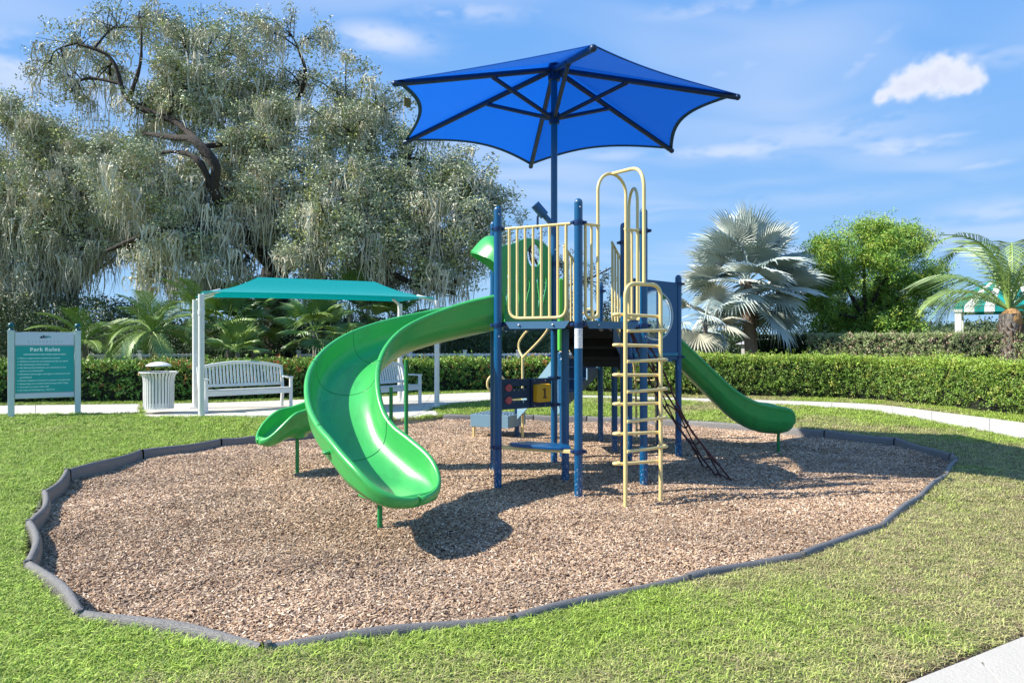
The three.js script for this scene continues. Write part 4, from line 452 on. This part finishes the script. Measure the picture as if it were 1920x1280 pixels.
{
  const r = mulberry(99), D = 25, s = D / FOCAL, B = (L) => L.map(([x, y, q, dz = 0, dens = 1, moss = 1]) => [at(x, y, D + dz), q * s, dens, moss]), Lm = (pts, r0, r1, d = D) => [pts.map(([x, y, z = 0]) => at(x, y, d + z)), r0, r1];
  const oak = sprig(16, .105, .05, .21, 11);
  const pick = (r) => r() < .22 ? jit(r, [.55, .54, .41], .4) : r() < .22 ? jit(r, [.46, .49, .17], .5) : jit(r, [.36, .41, .25], .7);
  tree('oak_tree', 'huge spreading oak hung with grey moss behind the teal shade shelter', 'oak tree', at(522, 640, D).setY(LAWN), [
    Lm([[524, 722], [522, 640], [520, 560], [512, 500]], .52, .44), Lm([[512, 500], [470, 450, -1.5], [430, 400, -2.2], [402, 361, -3], [403, 309, -3.3], [361, 264, -3.2], [328, 258, -2.4], [270, 250, -1]], .27, .07), Lm([[400, 361, -3], [374, 305, -3.4], [335, 285, -3], [240, 300, -2]], .15, .03),
    Lm([[512, 500], [548, 469, .5], [590, 400, 1], [661, 319, 1], [700, 250, 1], [690, 190, 1]], .34, .07), Lm([[515, 510], [560, 490, -1], [640, 470, -1.5], [703, 492, -2], [760, 525, -2], [850, 550, -2]], .26, .07), Lm([[520, 480], [500, 400, 1.5], [470, 300, 1.5], [400, 220, 1], [380, 140, 1]], .32, .06), Lm([[470, 300, 1.5], [540, 220, 1], [572, 136, 0], [558, 89]], .16, .04), Lm([[403, 309, -3.3], [330, 230, -1.2], [240, 188, -1], [206, 108, -1], [140, 80, -1]], .15, .04), Lm([[240, 188, -1], [262, 120, -1], [265, 61, -1]], .09, .03), Lm([[590, 400, 1], [700, 390, 0], [800, 360, -1], [880, 380, -1]], .2, .05), Lm([[470, 450, -1], [380, 430, -3], [280, 440, -3.5], [200, 470, -3]], .2, .06)],
    B([[150, 90, 76, 0, 0.26, 0.3], [225, 50, 60, 0, 0.32, 0.3], [95, 140, 56, 0, 0.23, 0.3], [275, 40, 53, 1, 0.32, 0.2], [205, 150, 58, 1, 0.16, 0.5], [130, 170, 48, 0, 0.18, 0.3], [310, 60, 48, 1, 0.29, 0.2], [350, 95, 70, 0, 0.43, 0.4], [400, 60, 60, 1, 0.40, 0.3], [445, 95, 72, 0, 0.43, 0.4], [350, 160, 74, -1, 0.72, 0.6], [535, 55, 50, 0, 0.30, 0.3], [590, 72, 47, 0, 0.30, 0.3], [560, 150, 50, 1, 0.22, 0.4], [480, 60, 45, 1, 0.50, 0.3], [500, 170, 68, 1, 0.36, 0.6],
      [650, 190, 81, 0, 0.43, 0.5], [720, 205, 68, 0, 0.43, 0.5], [640, 260, 85, -1, 0.85, 0.8], [770, 290, 78, 0, 0.64, 0.6], [815, 335, 74, -1, 0.85, 0.6], [880, 350, 76, 0, 0.59, 0.4], [940, 395, 50, 0, 0.38, 0.3], [900, 450, 64, -1, 0.77, 0.5], [820, 425, 89, -2, 0.85, 0.7], [865, 500, 48, -1, 0.77, 0.8], [750, 470, 78, -2, 0.85, 0.9],
      [290, 215, 89, 0, 0.43, 0.8], [420, 200, 97, 0, 0.72, 0.9], [520, 265, 95, -1, 0.85, 1], [450, 330, 87, -1, 0.68, 1.3], [560, 370, 102, -2, 0.85, 1], [665, 365, 95, -2, 0.85, 1], [700, 430, 89, -2, 0.85, 1], [610, 450, 83, -3, 0.85, 1.1], [735, 370, 81, -1, 0.85, 0.8], [500, 410, 64, -1, 0.51, 1.5], [420, 430, 72, -2, 0.51, 1.8], [330, 350, 70, -2.5, 0.68, 1.6], [320, 440, 68, -3, 0.51, 1.9], [250, 330, 83, -3, 0.77, 1.3], [380, 480, 50, -3, 0.42, 2], [660, 500, 48, -2, 0.51, 1.7], [820, 520, 43, -2, 0.51, 1.6], [300, 500, 46, -2, .5, 2.2], [360, 545, 34, -2, .4, 2.2], [600, 530, 44, -1, .6, 1.8], [700, 540, 44, -1, .6, 1.6], [440, 500, 40, -2, .5, 2]]),
    { seed: 71, spray: oak, density: 270, clump: .43, twig: 1, tips: 7.5, pick });
  const D2 = 27, s2 = D2 / FOCAL;
  tree('oak_tree', 'mossy oak at the far left above the rules sign', 'oak tree', at(132, 640, D2).setY(LAWN), [Lm([[128, 722], [130, 640], [133, 560], [140, 525]], .30, .24, D2), Lm([[140, 525], [110, 480], [60, 440], [10, 400], [-60, 380]], .2, .07, D2), Lm([[140, 525], [170, 470], [180, 400], [150, 320]], .2, .06, D2), Lm([[138, 530], [190, 500], [230, 470, .5]], .12, .02, D2)],
    [[55, 275, 84, 0, 1, .8], [140, 290, 95, 0, 1, .9], [235, 310, 74, 1, 1, .9], [55, 370, 90, -1, 1, 1.2], [145, 385, 95, -1, 1, 1.5], [30, 455, 78, -1, .9, 1.9], [105, 450, 76, -1, .8, 2], [220, 400, 82, 0, .8, 1.6], [15, 215, 52, 0, .8, .5], [-50, 330, 90, 0, 1, 1], [-60, 430, 80, 0, .9, 1.6], [35, 520, 48, -1, .4, 2.6], [170, 460, 60, -1, .6, 2], [250, 460, 56, 0, .5, 2], [70, 540, 52, -1, .6, 2.4], [5, 570, 50, 0, .7, 2], [-40, 520, 60, 0, .7, 2]].map(([x, y, q, dz, de, mo]) => [at(x, y, D2 + dz), q * s2, de, mo]), { seed: 73, spray: oak, density: 250, clump: .43, twig: 1, tips: 7.5, pick });
  tree('background_tree', 'thin airy tree in the distance behind the climbing frame', 'tree', at(1040, 640, 34).setY(LAWN), [[[at(1040, 700, 34).setY(LAWN), at(1045, 600, 34), at(1050, 540, 34)], .16, .08], [[at(1048, 560, 34), at(1010, 500, 34), at(990, 460, 34)], .08, .03], [[at(1050, 540, 34), at(1110, 520, 34), at(1150, 500, 34)], .07, .03]], [[990, 470, 40, .4], [1000, 540, 46, .7], [1055, 500, 44, .4], [1125, 530, 36, .55], [1150, 590, 44, .6], [1050, 590, 55, .9], [960, 560, 50, .9]].map(([x, y, q, de]) => [at(x, y, 34), q * 34 / FOCAL, de, 0]), { seed: 75, spray: oak, density: 140, clump: .5, twig: .6, pick: (r) => jit(r, [.09, .12, .06], .6) });
  const D3 = 25, s3 = D3 / FOCAL;
  tree('leafy_tree', 'bright yellow green leafy tree behind the right hedges', 'tree', at(1625, 640, D3).setY(LAWN), [[[at(1625, 722, D3), at(1628, 640, D3), at(1620, 590, D3)], .16, .12], ...[[1560, 500], [1620, 460], [1690, 470], [1730, 540], [1540, 590]].map(([x, y]) => [[at(1622, 600, D3), at((1622 + x) / 2, (590 + y) / 2, D3 - .4), at(x, y, D3)], .09, .03])],
    [[1548, 472, 42], [1600, 440, 38], [1672, 448, 40], [1632, 490, 58], [1558, 530, 56], [1640, 560, 62], [1712, 545, 44], [1518, 578, 40], [1580, 600, 52], [1672, 610, 50], [1706, 474, 30], [1530, 620, 34], [1738, 520, 26], [1620, 630, 44], [1506, 535, 26], [1640, 425, 20], [1725, 450, 16]].map(([x, y, q], i) => [at(x + 10, y + 4, D3 + (i % 3 - 1) * .8), q * 1.1 * s3, [.95, .75, .85][i % 3], 0]), { seed: 79, spray: sprig(18, .075, .032, .19, 17), density: 760, clump: .42, twig: .7, pick: (r) => r() < .22 ? jit(r, [.42, .50, .06], .5) : jit(r, [.20, .37, .05], .7) });
}
// palms
function fanLeaf(R, n, arc, droop, pet, seed) { // costapalmate blade at the end of a petiole along +z
  const P = [], r = mulberry(seed); const q = (a, b, c) => P.push(...a, ...b, ...c);
  const pt = (ang, rad, off, h) => { const x = Math.sin(ang) * rad + Math.cos(ang) * off, z = Math.cos(ang) * rad - Math.sin(ang) * off; return [x, h - droop * rad * rad * (1 + .5 * Math.abs(ang) / arc) + .10 * rad * Math.abs(Math.sin(ang)), pet + z]; };
  for (let i = 0; i < n; i++) { const a = lerp(-arc, arc, (i + .5) / n), da = arc / n, L = R * (.82 + .18 * Math.cos(a * .8)) * (.9 + r() * .18), w1 = Math.sin(da) * L * .62, hd = .02 * R, dr = r() * .12 * R; const kk = .5, w2 = w1 * kk / .62, b0 = pt(a, .02, 0, 0), l1 = pt(a, L * kk, -w2, -hd * 1.6), m1 = pt(a, L * kk, 0, hd * 1.6), r1 = pt(a, L * kk, w2, -hd * 1.6), tip = pt(a, L, (r() - .5) * .06, -dr), l2 = pt(a, L * .78, -w2 * .55, -dr * .4), r2 = pt(a, L * .78, w2 * .55, -dr * .4), m2 = pt(a, L * .78, 0, -dr * .4 + hd); q(b0, l1, m1); q(b0, m1, r1); q(l1, l2, m1); q(l2, m2, m1); q(m1, m2, r1); q(m2, r2, r1); q(l2, tip, m2); q(m2, tip, r2); }
  const g = new THREE.BufferGeometry(); g.setAttribute('position', new THREE.Float32BufferAttribute(P, 3)); g.computeVertexNormals(); const st = sweep([new THREE.Vector3(0, -.0, 0), new THREE.Vector3(0, .06 * pet, pet * .5), new THREE.Vector3(0, 0, pet + .05)], (u) => lerp(.028, .014, u) * (R > .9 ? 1 : .6), 6); return merge([g, st]);
}
function featherLeaf(L, n, bend, wid, seed, hang = .35, pw = 1.15) { // pinnate frond leaving along +z and arching down
  const r = mulberry(seed), spine = [], N = 16; let a = 0, y = 0, z = 0; for (let i = 0; i <= N; i++) { spine.push(new THREE.Vector3(0, y, z)); a = -bend * Math.pow(i / N, pw); y += Math.sin(a) * L / N; z += Math.cos(a) * L / N; }
  const c = new THREE.CatmullRomCurve3(spine), P = []; for (let i = 0; i < n; i++) for (const s of [-1, 1]) { const u = .12 + .88 * (i + r() * .5) / n, p = c.getPoint(Math.min(1, u)), t = c.getTangent(Math.min(1, u)), ll = wid * 1.1 * Math.sin(Math.PI * (.18 + .78 * u)) * (.85 + r() * .3), side = new THREE.Vector3(s, 0, 0), upv = t.clone().cross(side).multiplyScalar(-s); if (upv.y < 0) upv.negate(); const dir = side.clone().multiplyScalar(.8).addScaledVector(t, .65).addScaledVector(upv, .18).normalize(), w = t.clone().multiplyScalar(.0055 + .0022 * L), m = p.clone().addScaledVector(dir, ll * .55), e = p.clone().addScaledVector(dir, ll).add(new THREE.Vector3(0, -ll * hang * (.6 + r() * .7), 0)); const A = p.clone().sub(w), B = p.clone().add(w), C = m.clone().sub(w.clone().multiplyScalar(1.2)), D = m.clone().add(w.clone().multiplyScalar(1.2)); for (const v of [A, B, C, B, D, C, C, D, e]) P.push(v.x, v.y, v.z); }
  const g = new THREE.BufferGeometry(); g.setAttribute('position', new THREE.Float32BufferAttribute(P, 3)); g.computeVertexNormals(); return merge([g, sweep(spine, (u) => lerp(.022, .005, u) * Math.sqrt(L), 6)]);
}
function frondAt(t, geo, mat, hub, az, el, k, name = 'frond', roll = 0) { const m = new THREE.Mesh(geo, mat); m.name = name; m.castShadow = m.receiveShadow = true; m.position.copy(hub).sub(t.position); m.quaternion.setFromEuler(new THREE.Euler(-el, az, roll, 'YXZ')); m.scale.setScalar(k); t.add(m); return m; }
const palmMats = { silver: [rgb(.50, .57, .53), rgb(.42, .50, .46), rgb(.60, .64, .58)].map((c) => std(c, .45)), silverDry: std(rgb(.46, .44, .33), .7), green: [rgb(.15, .26, .06), rgb(.105, .205, .05), rgb(.23, .34, .08)].map((c) => std(c, .4)), date: [rgb(.22, .34, .09), rgb(.28, .40, .11), rgb(.16, .27, .075)].map((c) => std(c, .42)) };
const stub = (hubBase, y0, y1, rad, seed, mat, t) => { const r = mulberry(seed), g = []; for (let y = y0; y < y1; y += rad * .32) { const n = Math.max(6, Math.round(rad * 30)); for (let i = 0; i < n; i++) { const a = (i + r() * .4 + (Math.round(y / (rad * .32)) % 2) * .5) / n * 6.283, b = new THREE.ConeGeometry(rad * .26, rad * .75, 4); b.scale(1, 1, .45); b.rotateX(.35 + r() * .35); b.rotateY(a); b.translate(hubBase.x + Math.sin(a) * rad, y + r() * .03, hubBase.z + Math.cos(a) * rad); g.push(b); } } return part('leaf_base', g, mat, t, 'stuff'); };
{ // silvery fan palm
  const D = 24.5, base = at(1412, 640, D).setY(LAWN), hub = at(1400, 528, D), t = thing('fan_palm', 'large silvery blue fan palm on the right behind the hedge', 'palm tree', base), r = mulberry(5); part('trunk', sweep(smooth([base, at(1408, 640, D), at(1403, 590, D), hub], 12), (u) => lerp(.24, .20, u), 14), std(rgb(.22, .155, .115), .95, { bumpMap: M.bark.bumpMap, bumpScale: .04 }), t); stub(up(base, 0), 2.1, 3.3, .2, 3, std(rgb(.16, .11, .08), .95), t);
  const G = [fanLeaf(1.42, 40, 2.15, .10, 1.3, 1), fanLeaf(1.36, 38, 2.0, .24, 1.25, 2), fanLeaf(1.3, 36, 2.2, .06, 1.4, 3)];
  for (let i = 0; i < 46; i++) { const u = i / 45, el = lerp(1.5, -.85, Math.pow(u, .9)) + (r() - .5) * .45, az = i * 2.39996 + (r() - .5) * .7; if (el < -.2 && Math.abs(Math.atan2(Math.sin(az), Math.cos(az))) < .55) continue; frondAt(t, G[i % 3], palmMats.silver[i % 3], hub.clone().add(new THREE.Vector3(0, -.35 * u + .12, 0)), az, el, .86 + r() * .22, 'frond', (r() - .5) * .9); }
}
const fan = (label, x, y, D, R, n, seed, mats, trunkPx, rad, el0 = 1.3, el1 = -.5) => { const base = at(trunkPx, 640, D).setY(LAWN), hub = at(x, y, D), r = mulberry(seed), t = thing('fan_palm', label, 'palm tree', base); part('trunk', sweep(smooth([base, base.clone().lerp(hub, .5).add(new THREE.Vector3(.04, 0, 0)), hub], 8), rad, 10), M.bark, t); const G = [fanLeaf(R, 26, 1.9, .25, R * .9, seed), fanLeaf(R * .95, 24, 1.8, .45, R * .8, seed + 1)]; for (let i = 0; i < n; i++) frondAt(t, G[i % 2], mats[i % mats.length], hub, i * 2.4 + r(), lerp(el0, el1, i / (n - 1)) + (r() - .5) * .2, .85 + r() * .3, 'frond', (r() - .5) * .5); return t; };
fan('small pale fan palm with a thin trunk at the left of the silvery one', 1322, 598, 20.5, .82, 13, 15, [palmMats.silverDry, palmMats.silver[1]], 1322, .07, 1.0, -.9);
const feather = (label, x, y, D, L, n, seed, mats, trunkPx, rad, bend, wid, els, azs) => { const base = at(trunkPx, 640, D).setY(LAWN), hub = at(x, y, D), r = mulberry(seed), t = thing('feather_palm', label, 'palm tree', base); part('trunk', sweep(smooth([base, base.clone().lerp(hub, .5).add(new THREE.Vector3(.03, 0, 0)), hub], 8), (u) => rad * (1 - .1 * u), 14), M.bark, t); const G = [featherLeaf(L, 50, bend, wid, seed), featherLeaf(L, 48, bend * 1.35, wid, seed + 1, .6), featherLeaf(L * .95, 48, bend * .7, wid * .9, seed + 2)]; for (let i = 0; i < n; i++) frondAt(t, G[i % 3], mats[i % mats.length], hub, azs ? azs[i % azs.length] + (r() - .5) * .2 : i * 2.4 + r() * .5, els ? els[i % els.length] : lerp(1.45, -.25, i / (n - 1)) + (r() - .5) * .15, .88 + r() * .24, 'frond', (r() - .5) * .4); return [t, hub]; };
{ const D = 19, base = at(1897, 640, D).setY(LAWN), hub = at(1893, 588, D), t = thing('feather_palm', 'feather palm with a thick rough trunk at the right edge before the striped canopy', 'palm tree', base), r = mulberry(27); part('trunk', sweep([base, hub], (u) => lerp(.32, .24, u), 16), M.bark, t); stub(up(base, 0), .85, 1.95, .30, 9, std(rgb(.16, .105, .07), .95), t); part('fibre', [ball(up(base, 2.1), .27, 1.2)], std(rgb(.42, .24, .10), .95, { bumpMap: M.bark.bumpMap, bumpScale: .06 }), t);
  const G = [featherLeaf(3.9, 60, 3.0, .62, 25, .7, 2), featherLeaf(3.0, 56, 1.9, .62, 26, 1.0, 1.5), featherLeaf(2.9, 56, 1.2, .58, 28, .5)];
  [[-1.45, 1.42, 0], [-1.65, .62, 1], [-2.3, .9, 1], [-2.7, 1.3, 0], [-.6, 1.15, 0], [.2, 1.4, 2], [1.5, 1.2, 0], [1.9, .7, 1], [2.6, 1.0, 1], [3.1, 1.35, 0], [1.2, .3, 1], [-2.9, .5, 1], [.9, .8, 1], [2.2, .2, 1], [1.6, -.3, 2]].forEach(([a, e, g], i) => frondAt(t, G[g], palmMats.date[i % 3], hub.clone().add(new THREE.Vector3(0, .1, 0)), a, e, .9 + r() * .15, 'frond', (r() - .5) * .5)); }
feather('feather palm with a slim orange brown trunk behind the litter bin', 286, 622, 18.6, 1.5, 17, 33, palmMats.date, 284, .085, 1.5, .42);
feather('feather palm growing between the rules sign and the teal banner', 158, 645, 19.5, 1.55, 14, 35, palmMats.green, 158, .08, 1.7, .42);
feather('small feather palm near the white fence left of the climbing frame', 882, 640, 25.5, 1.2, 13, 37, palmMats.green, 884, .09, 1.6, .36);
feather('feather palm crown rising behind the left post of the shade shelter', 372, 590, 21, 1.5, 14, 39, palmMats.green, 372, .09, 1.5, .42);
fan('dark green fan palm behind the left end of the shade shelter roof', 425, 612, 20.5, .72, 15, 43, palmMats.green, 428, .1);
fan('fan palm standing just left of the big oak trunk', 474, 600, 21.5, .72, 15, 45, palmMats.green, 474, .1);
fan('fan palm standing just right of the big oak trunk', 590, 622, 20, .75, 15, 47, palmMats.green, 590, .1);
fan('tall fan palm under the right end of the shade shelter roof', 655, 588, 22.5, .85, 15, 49, palmMats.green, 655, .11);
fan('fan palm behind the curved green slide', 735, 606, 23, .8, 13, 53, palmMats.green, 735, .1);
fan('low fan palm close to the hedge behind the white bench in full view', 445, 662, 18.6, .55, 12, 55, [palmMats.green[2], palmMats.date[1]], 445, .06, 1.4, .2);
{ // dark shrubs under the trees, and the far tree line
  const r = mulberry(8), L = [], sp = sprig(12, .10, .05, .26, 19); for (let i = 0; i < 9000; i++) { const d = 23.5 + r() * 5, x = lerp(-21, 1.4, r()), h = 1.2 + (x < -14 ? .9 : 0) + 1.9 * fbm(x * .6 + 3, d * .5, 3, 9); L.push([V(x, d, LAWN + Math.pow(r(), .7) * h), new THREE.Euler(r() * 6, r() * 6, r() * 6), .8 + r() * .5, jit(r, [.07, .115, .04], .8)]); }
  tag(copies('undergrowth', sp, LMdark, L), 'dark tangled undergrowth beneath the oak trees', 'undergrowth', null, 'stuff');
  const F = [], fp = sprig(14, .32, .2, .6, 23); for (let i = 0; i < 9000; i++) { const x = lerp(-70, 75, r()), d = 78 + r() * 14, h = (1.2 + 3.4 * fbm(x * .09, 2, 4, 19)) ; F.push([V(x, d, r() * h), new THREE.Euler(r() * 6, r() * 6, r() * 6), .8 + r() * .6, jit(r, [.06, .10, .035], .6)]); }
  tag(copies('distant_treeline', fp, LMdark, F), 'low line of distant trees along the horizon', 'trees', null, 'stuff');
}

// ---------------------------------------------------------------- fence, banner, striped canopy, far houses
{
  const run = (label, a, b, n) => { const t = thing('picket_fence', label, 'fence', up(a, LAWN)); for (let i = 0; i < n; i++) { const p = a.clone().lerp(b, i / n), q = a.clone().lerp(b, (i + 1) / n), e = q.clone().sub(p), w = e.length(); e.normalize(); part('post', [bar(up(p, 0), up(p, 1.2), .11, .11, .006), box(.14, .03, .14, up(p, 1.215), 0, .004)], M.white, t); part('rail', [bar(up(p, .28), up(q, .28), .04, .07), bar(up(p, 1.08), up(q, 1.08), .04, .07)], M.white, t); const k = Math.round(w / .115), g = []; for (let j = 1; j < k; j++) g.push(bar(up(p.clone().lerp(q, j / k), .16), up(p.clone().lerp(q, j / k), 1.13), .026, .03, .003)); part('picket', g, M.white, t, 'stuff'); } part('post', [bar(up(b, 0), up(b, 1.2), .11, .11, .006)], M.white, t); return t; };
  run('white picket fence behind the left hedge between the sign and the litter bin', at(150, 640, 20.2).setY(0), at(372, 640, 21.2).setY(0), 2); run('white picket fence behind the hedge left of the climbing frame', at(560, 640, 21.2).setY(0), at(1070, 640, 22.2).setY(0), 5);
  const p = at(238, 640, 19.6).setY(0), t = thing('banner', 'narrow teal banner panel on a white post by the picket fence', 'banner', p); part('post', bar(up(p, 0), up(p, 1.52), .3, .05, .008), M.white, t); part('banner_face', box(.21, .72, .012, up(p, 1.05).add(new THREE.Vector3(-.02, 0, .034)), 0, .004), std(rgb(.0, .26, .29), .6), t);
}
{ // striped canopy
  const D = 30, X = (px) => (px - 960) * D / FOCAL, cx = X(1893), w = 1.95, yb = EYE + 65 * D / FOCAL, yt = EYE + 114 * D / FOCAL, t = thing('striped_canopy', 'teal and white striped canopy on white columns at the far right', 'canopy', V(cx, D, LAWN)); t.rotation.y = -.6; const top = .55, N = 11, teal = std(rgb(.0, .27, .25), .8), wh = std(rgb(.8, .82, .8), .8);
  for (let s = 0; s < 4; s++) for (let i = 0; i < N; i++) { const f = (u, y) => { const k = (2 * u - 1), r = lerp(w, top, y); const v = new THREE.Vector3(k * r, lerp(yb, yt, Math.sin(y * 1.4) / Math.sin(1.4)), r); v.applyAxisAngle(new THREE.Vector3(0, 1, 0), s * Math.PI / 2); return v.add(V(cx, D, 0)); }; part('stripe', gridGeo(2, 6, (a, b) => f((i + a) / N, b)), i % 2 ? wh : teal, t); part('valance', gridGeo(2, 1, (a, b) => f((i + a) / N, 0).add(new THREE.Vector3(0, -.02 - b * .24, 0))), i % 2 ? wh : teal, t); }
  for (const [sx, sz] of [[-1, -1], [1, -1], [-1, 1], [1, 1]]) part('column', [box(.24, yb - .2, .24, V(cx + sx * (w - .14), D - sz * (w - .14), (yb - .2) / 2), 0, .01), box(.32, .12, .32, V(cx + sx * (w - .14), D - sz * (w - .14), yb - .2), 0, .01)], M.white, t); part('low_wall', box(w * 1.2, 1.5, .2, V(cx + .3, D - w + .3, .75), 0, .01), M.white, t);
  const q = at(1782, 640, 29).setY(0), o = thing('pillar', 'short white pillar beside the striped canopy', 'pillar', q); part('shaft', box(.2, 1.72, .2, up(q, .86), 0, .01), M.white, o); part('pillar_cap', box(.27, .07, .27, up(q, 1.75), 0, .01), M.white, o);
}
function house(label, px, D, w, h, ridge, wallC, roofC) { const x = (px - 960) * D / FOCAL, t = thing('house', label, 'house', V(x, D, LAWN)), dep = 7; part('wall', box(w, h, dep, V(x, D + dep / 2, h / 2), 0, .02), std(wallC, .9), t); const s = new THREE.Shape([[-w / 2 - .5, 0], [w / 2 + .5, 0], [w / 2 - 2, ridge], [-w / 2 + 2, ridge]].map(([a, b]) => new THREE.Vector2(a, b))); part('roof', new THREE.ExtrudeGeometry(s, { depth: dep + .8, bevelEnabled: false }).translate(x, h + .01, -D - dep - .4), std(roofC, .9), t); for (let i = 0; i < 3; i++) { const wx = x - w / 2 + w * (i + .5) / 3; const f = part('window', box(1.3, 1.4, .08, V(wx, D - .05, h * .55), 0, .01), M.white, t); part('pane', box(1.1, 1.2, .04, V(wx, D - .09, h * .55), 0, 0), std(rgb(.05, .07, .09), .1), f); } return t; }
house('pale house with a grey roof far behind the white picket fence', 222, 52, 5, 1.9, .9, rgb(.72, .71, .68), rgb(.36, .34, .33));
house('distant house with a low grey roof behind the silvery palm', 1475, 66, 4, 1.2, .9, rgb(.36, .35, .32), rgb(.34, .33, .33));
renderer.render(scene, camera);
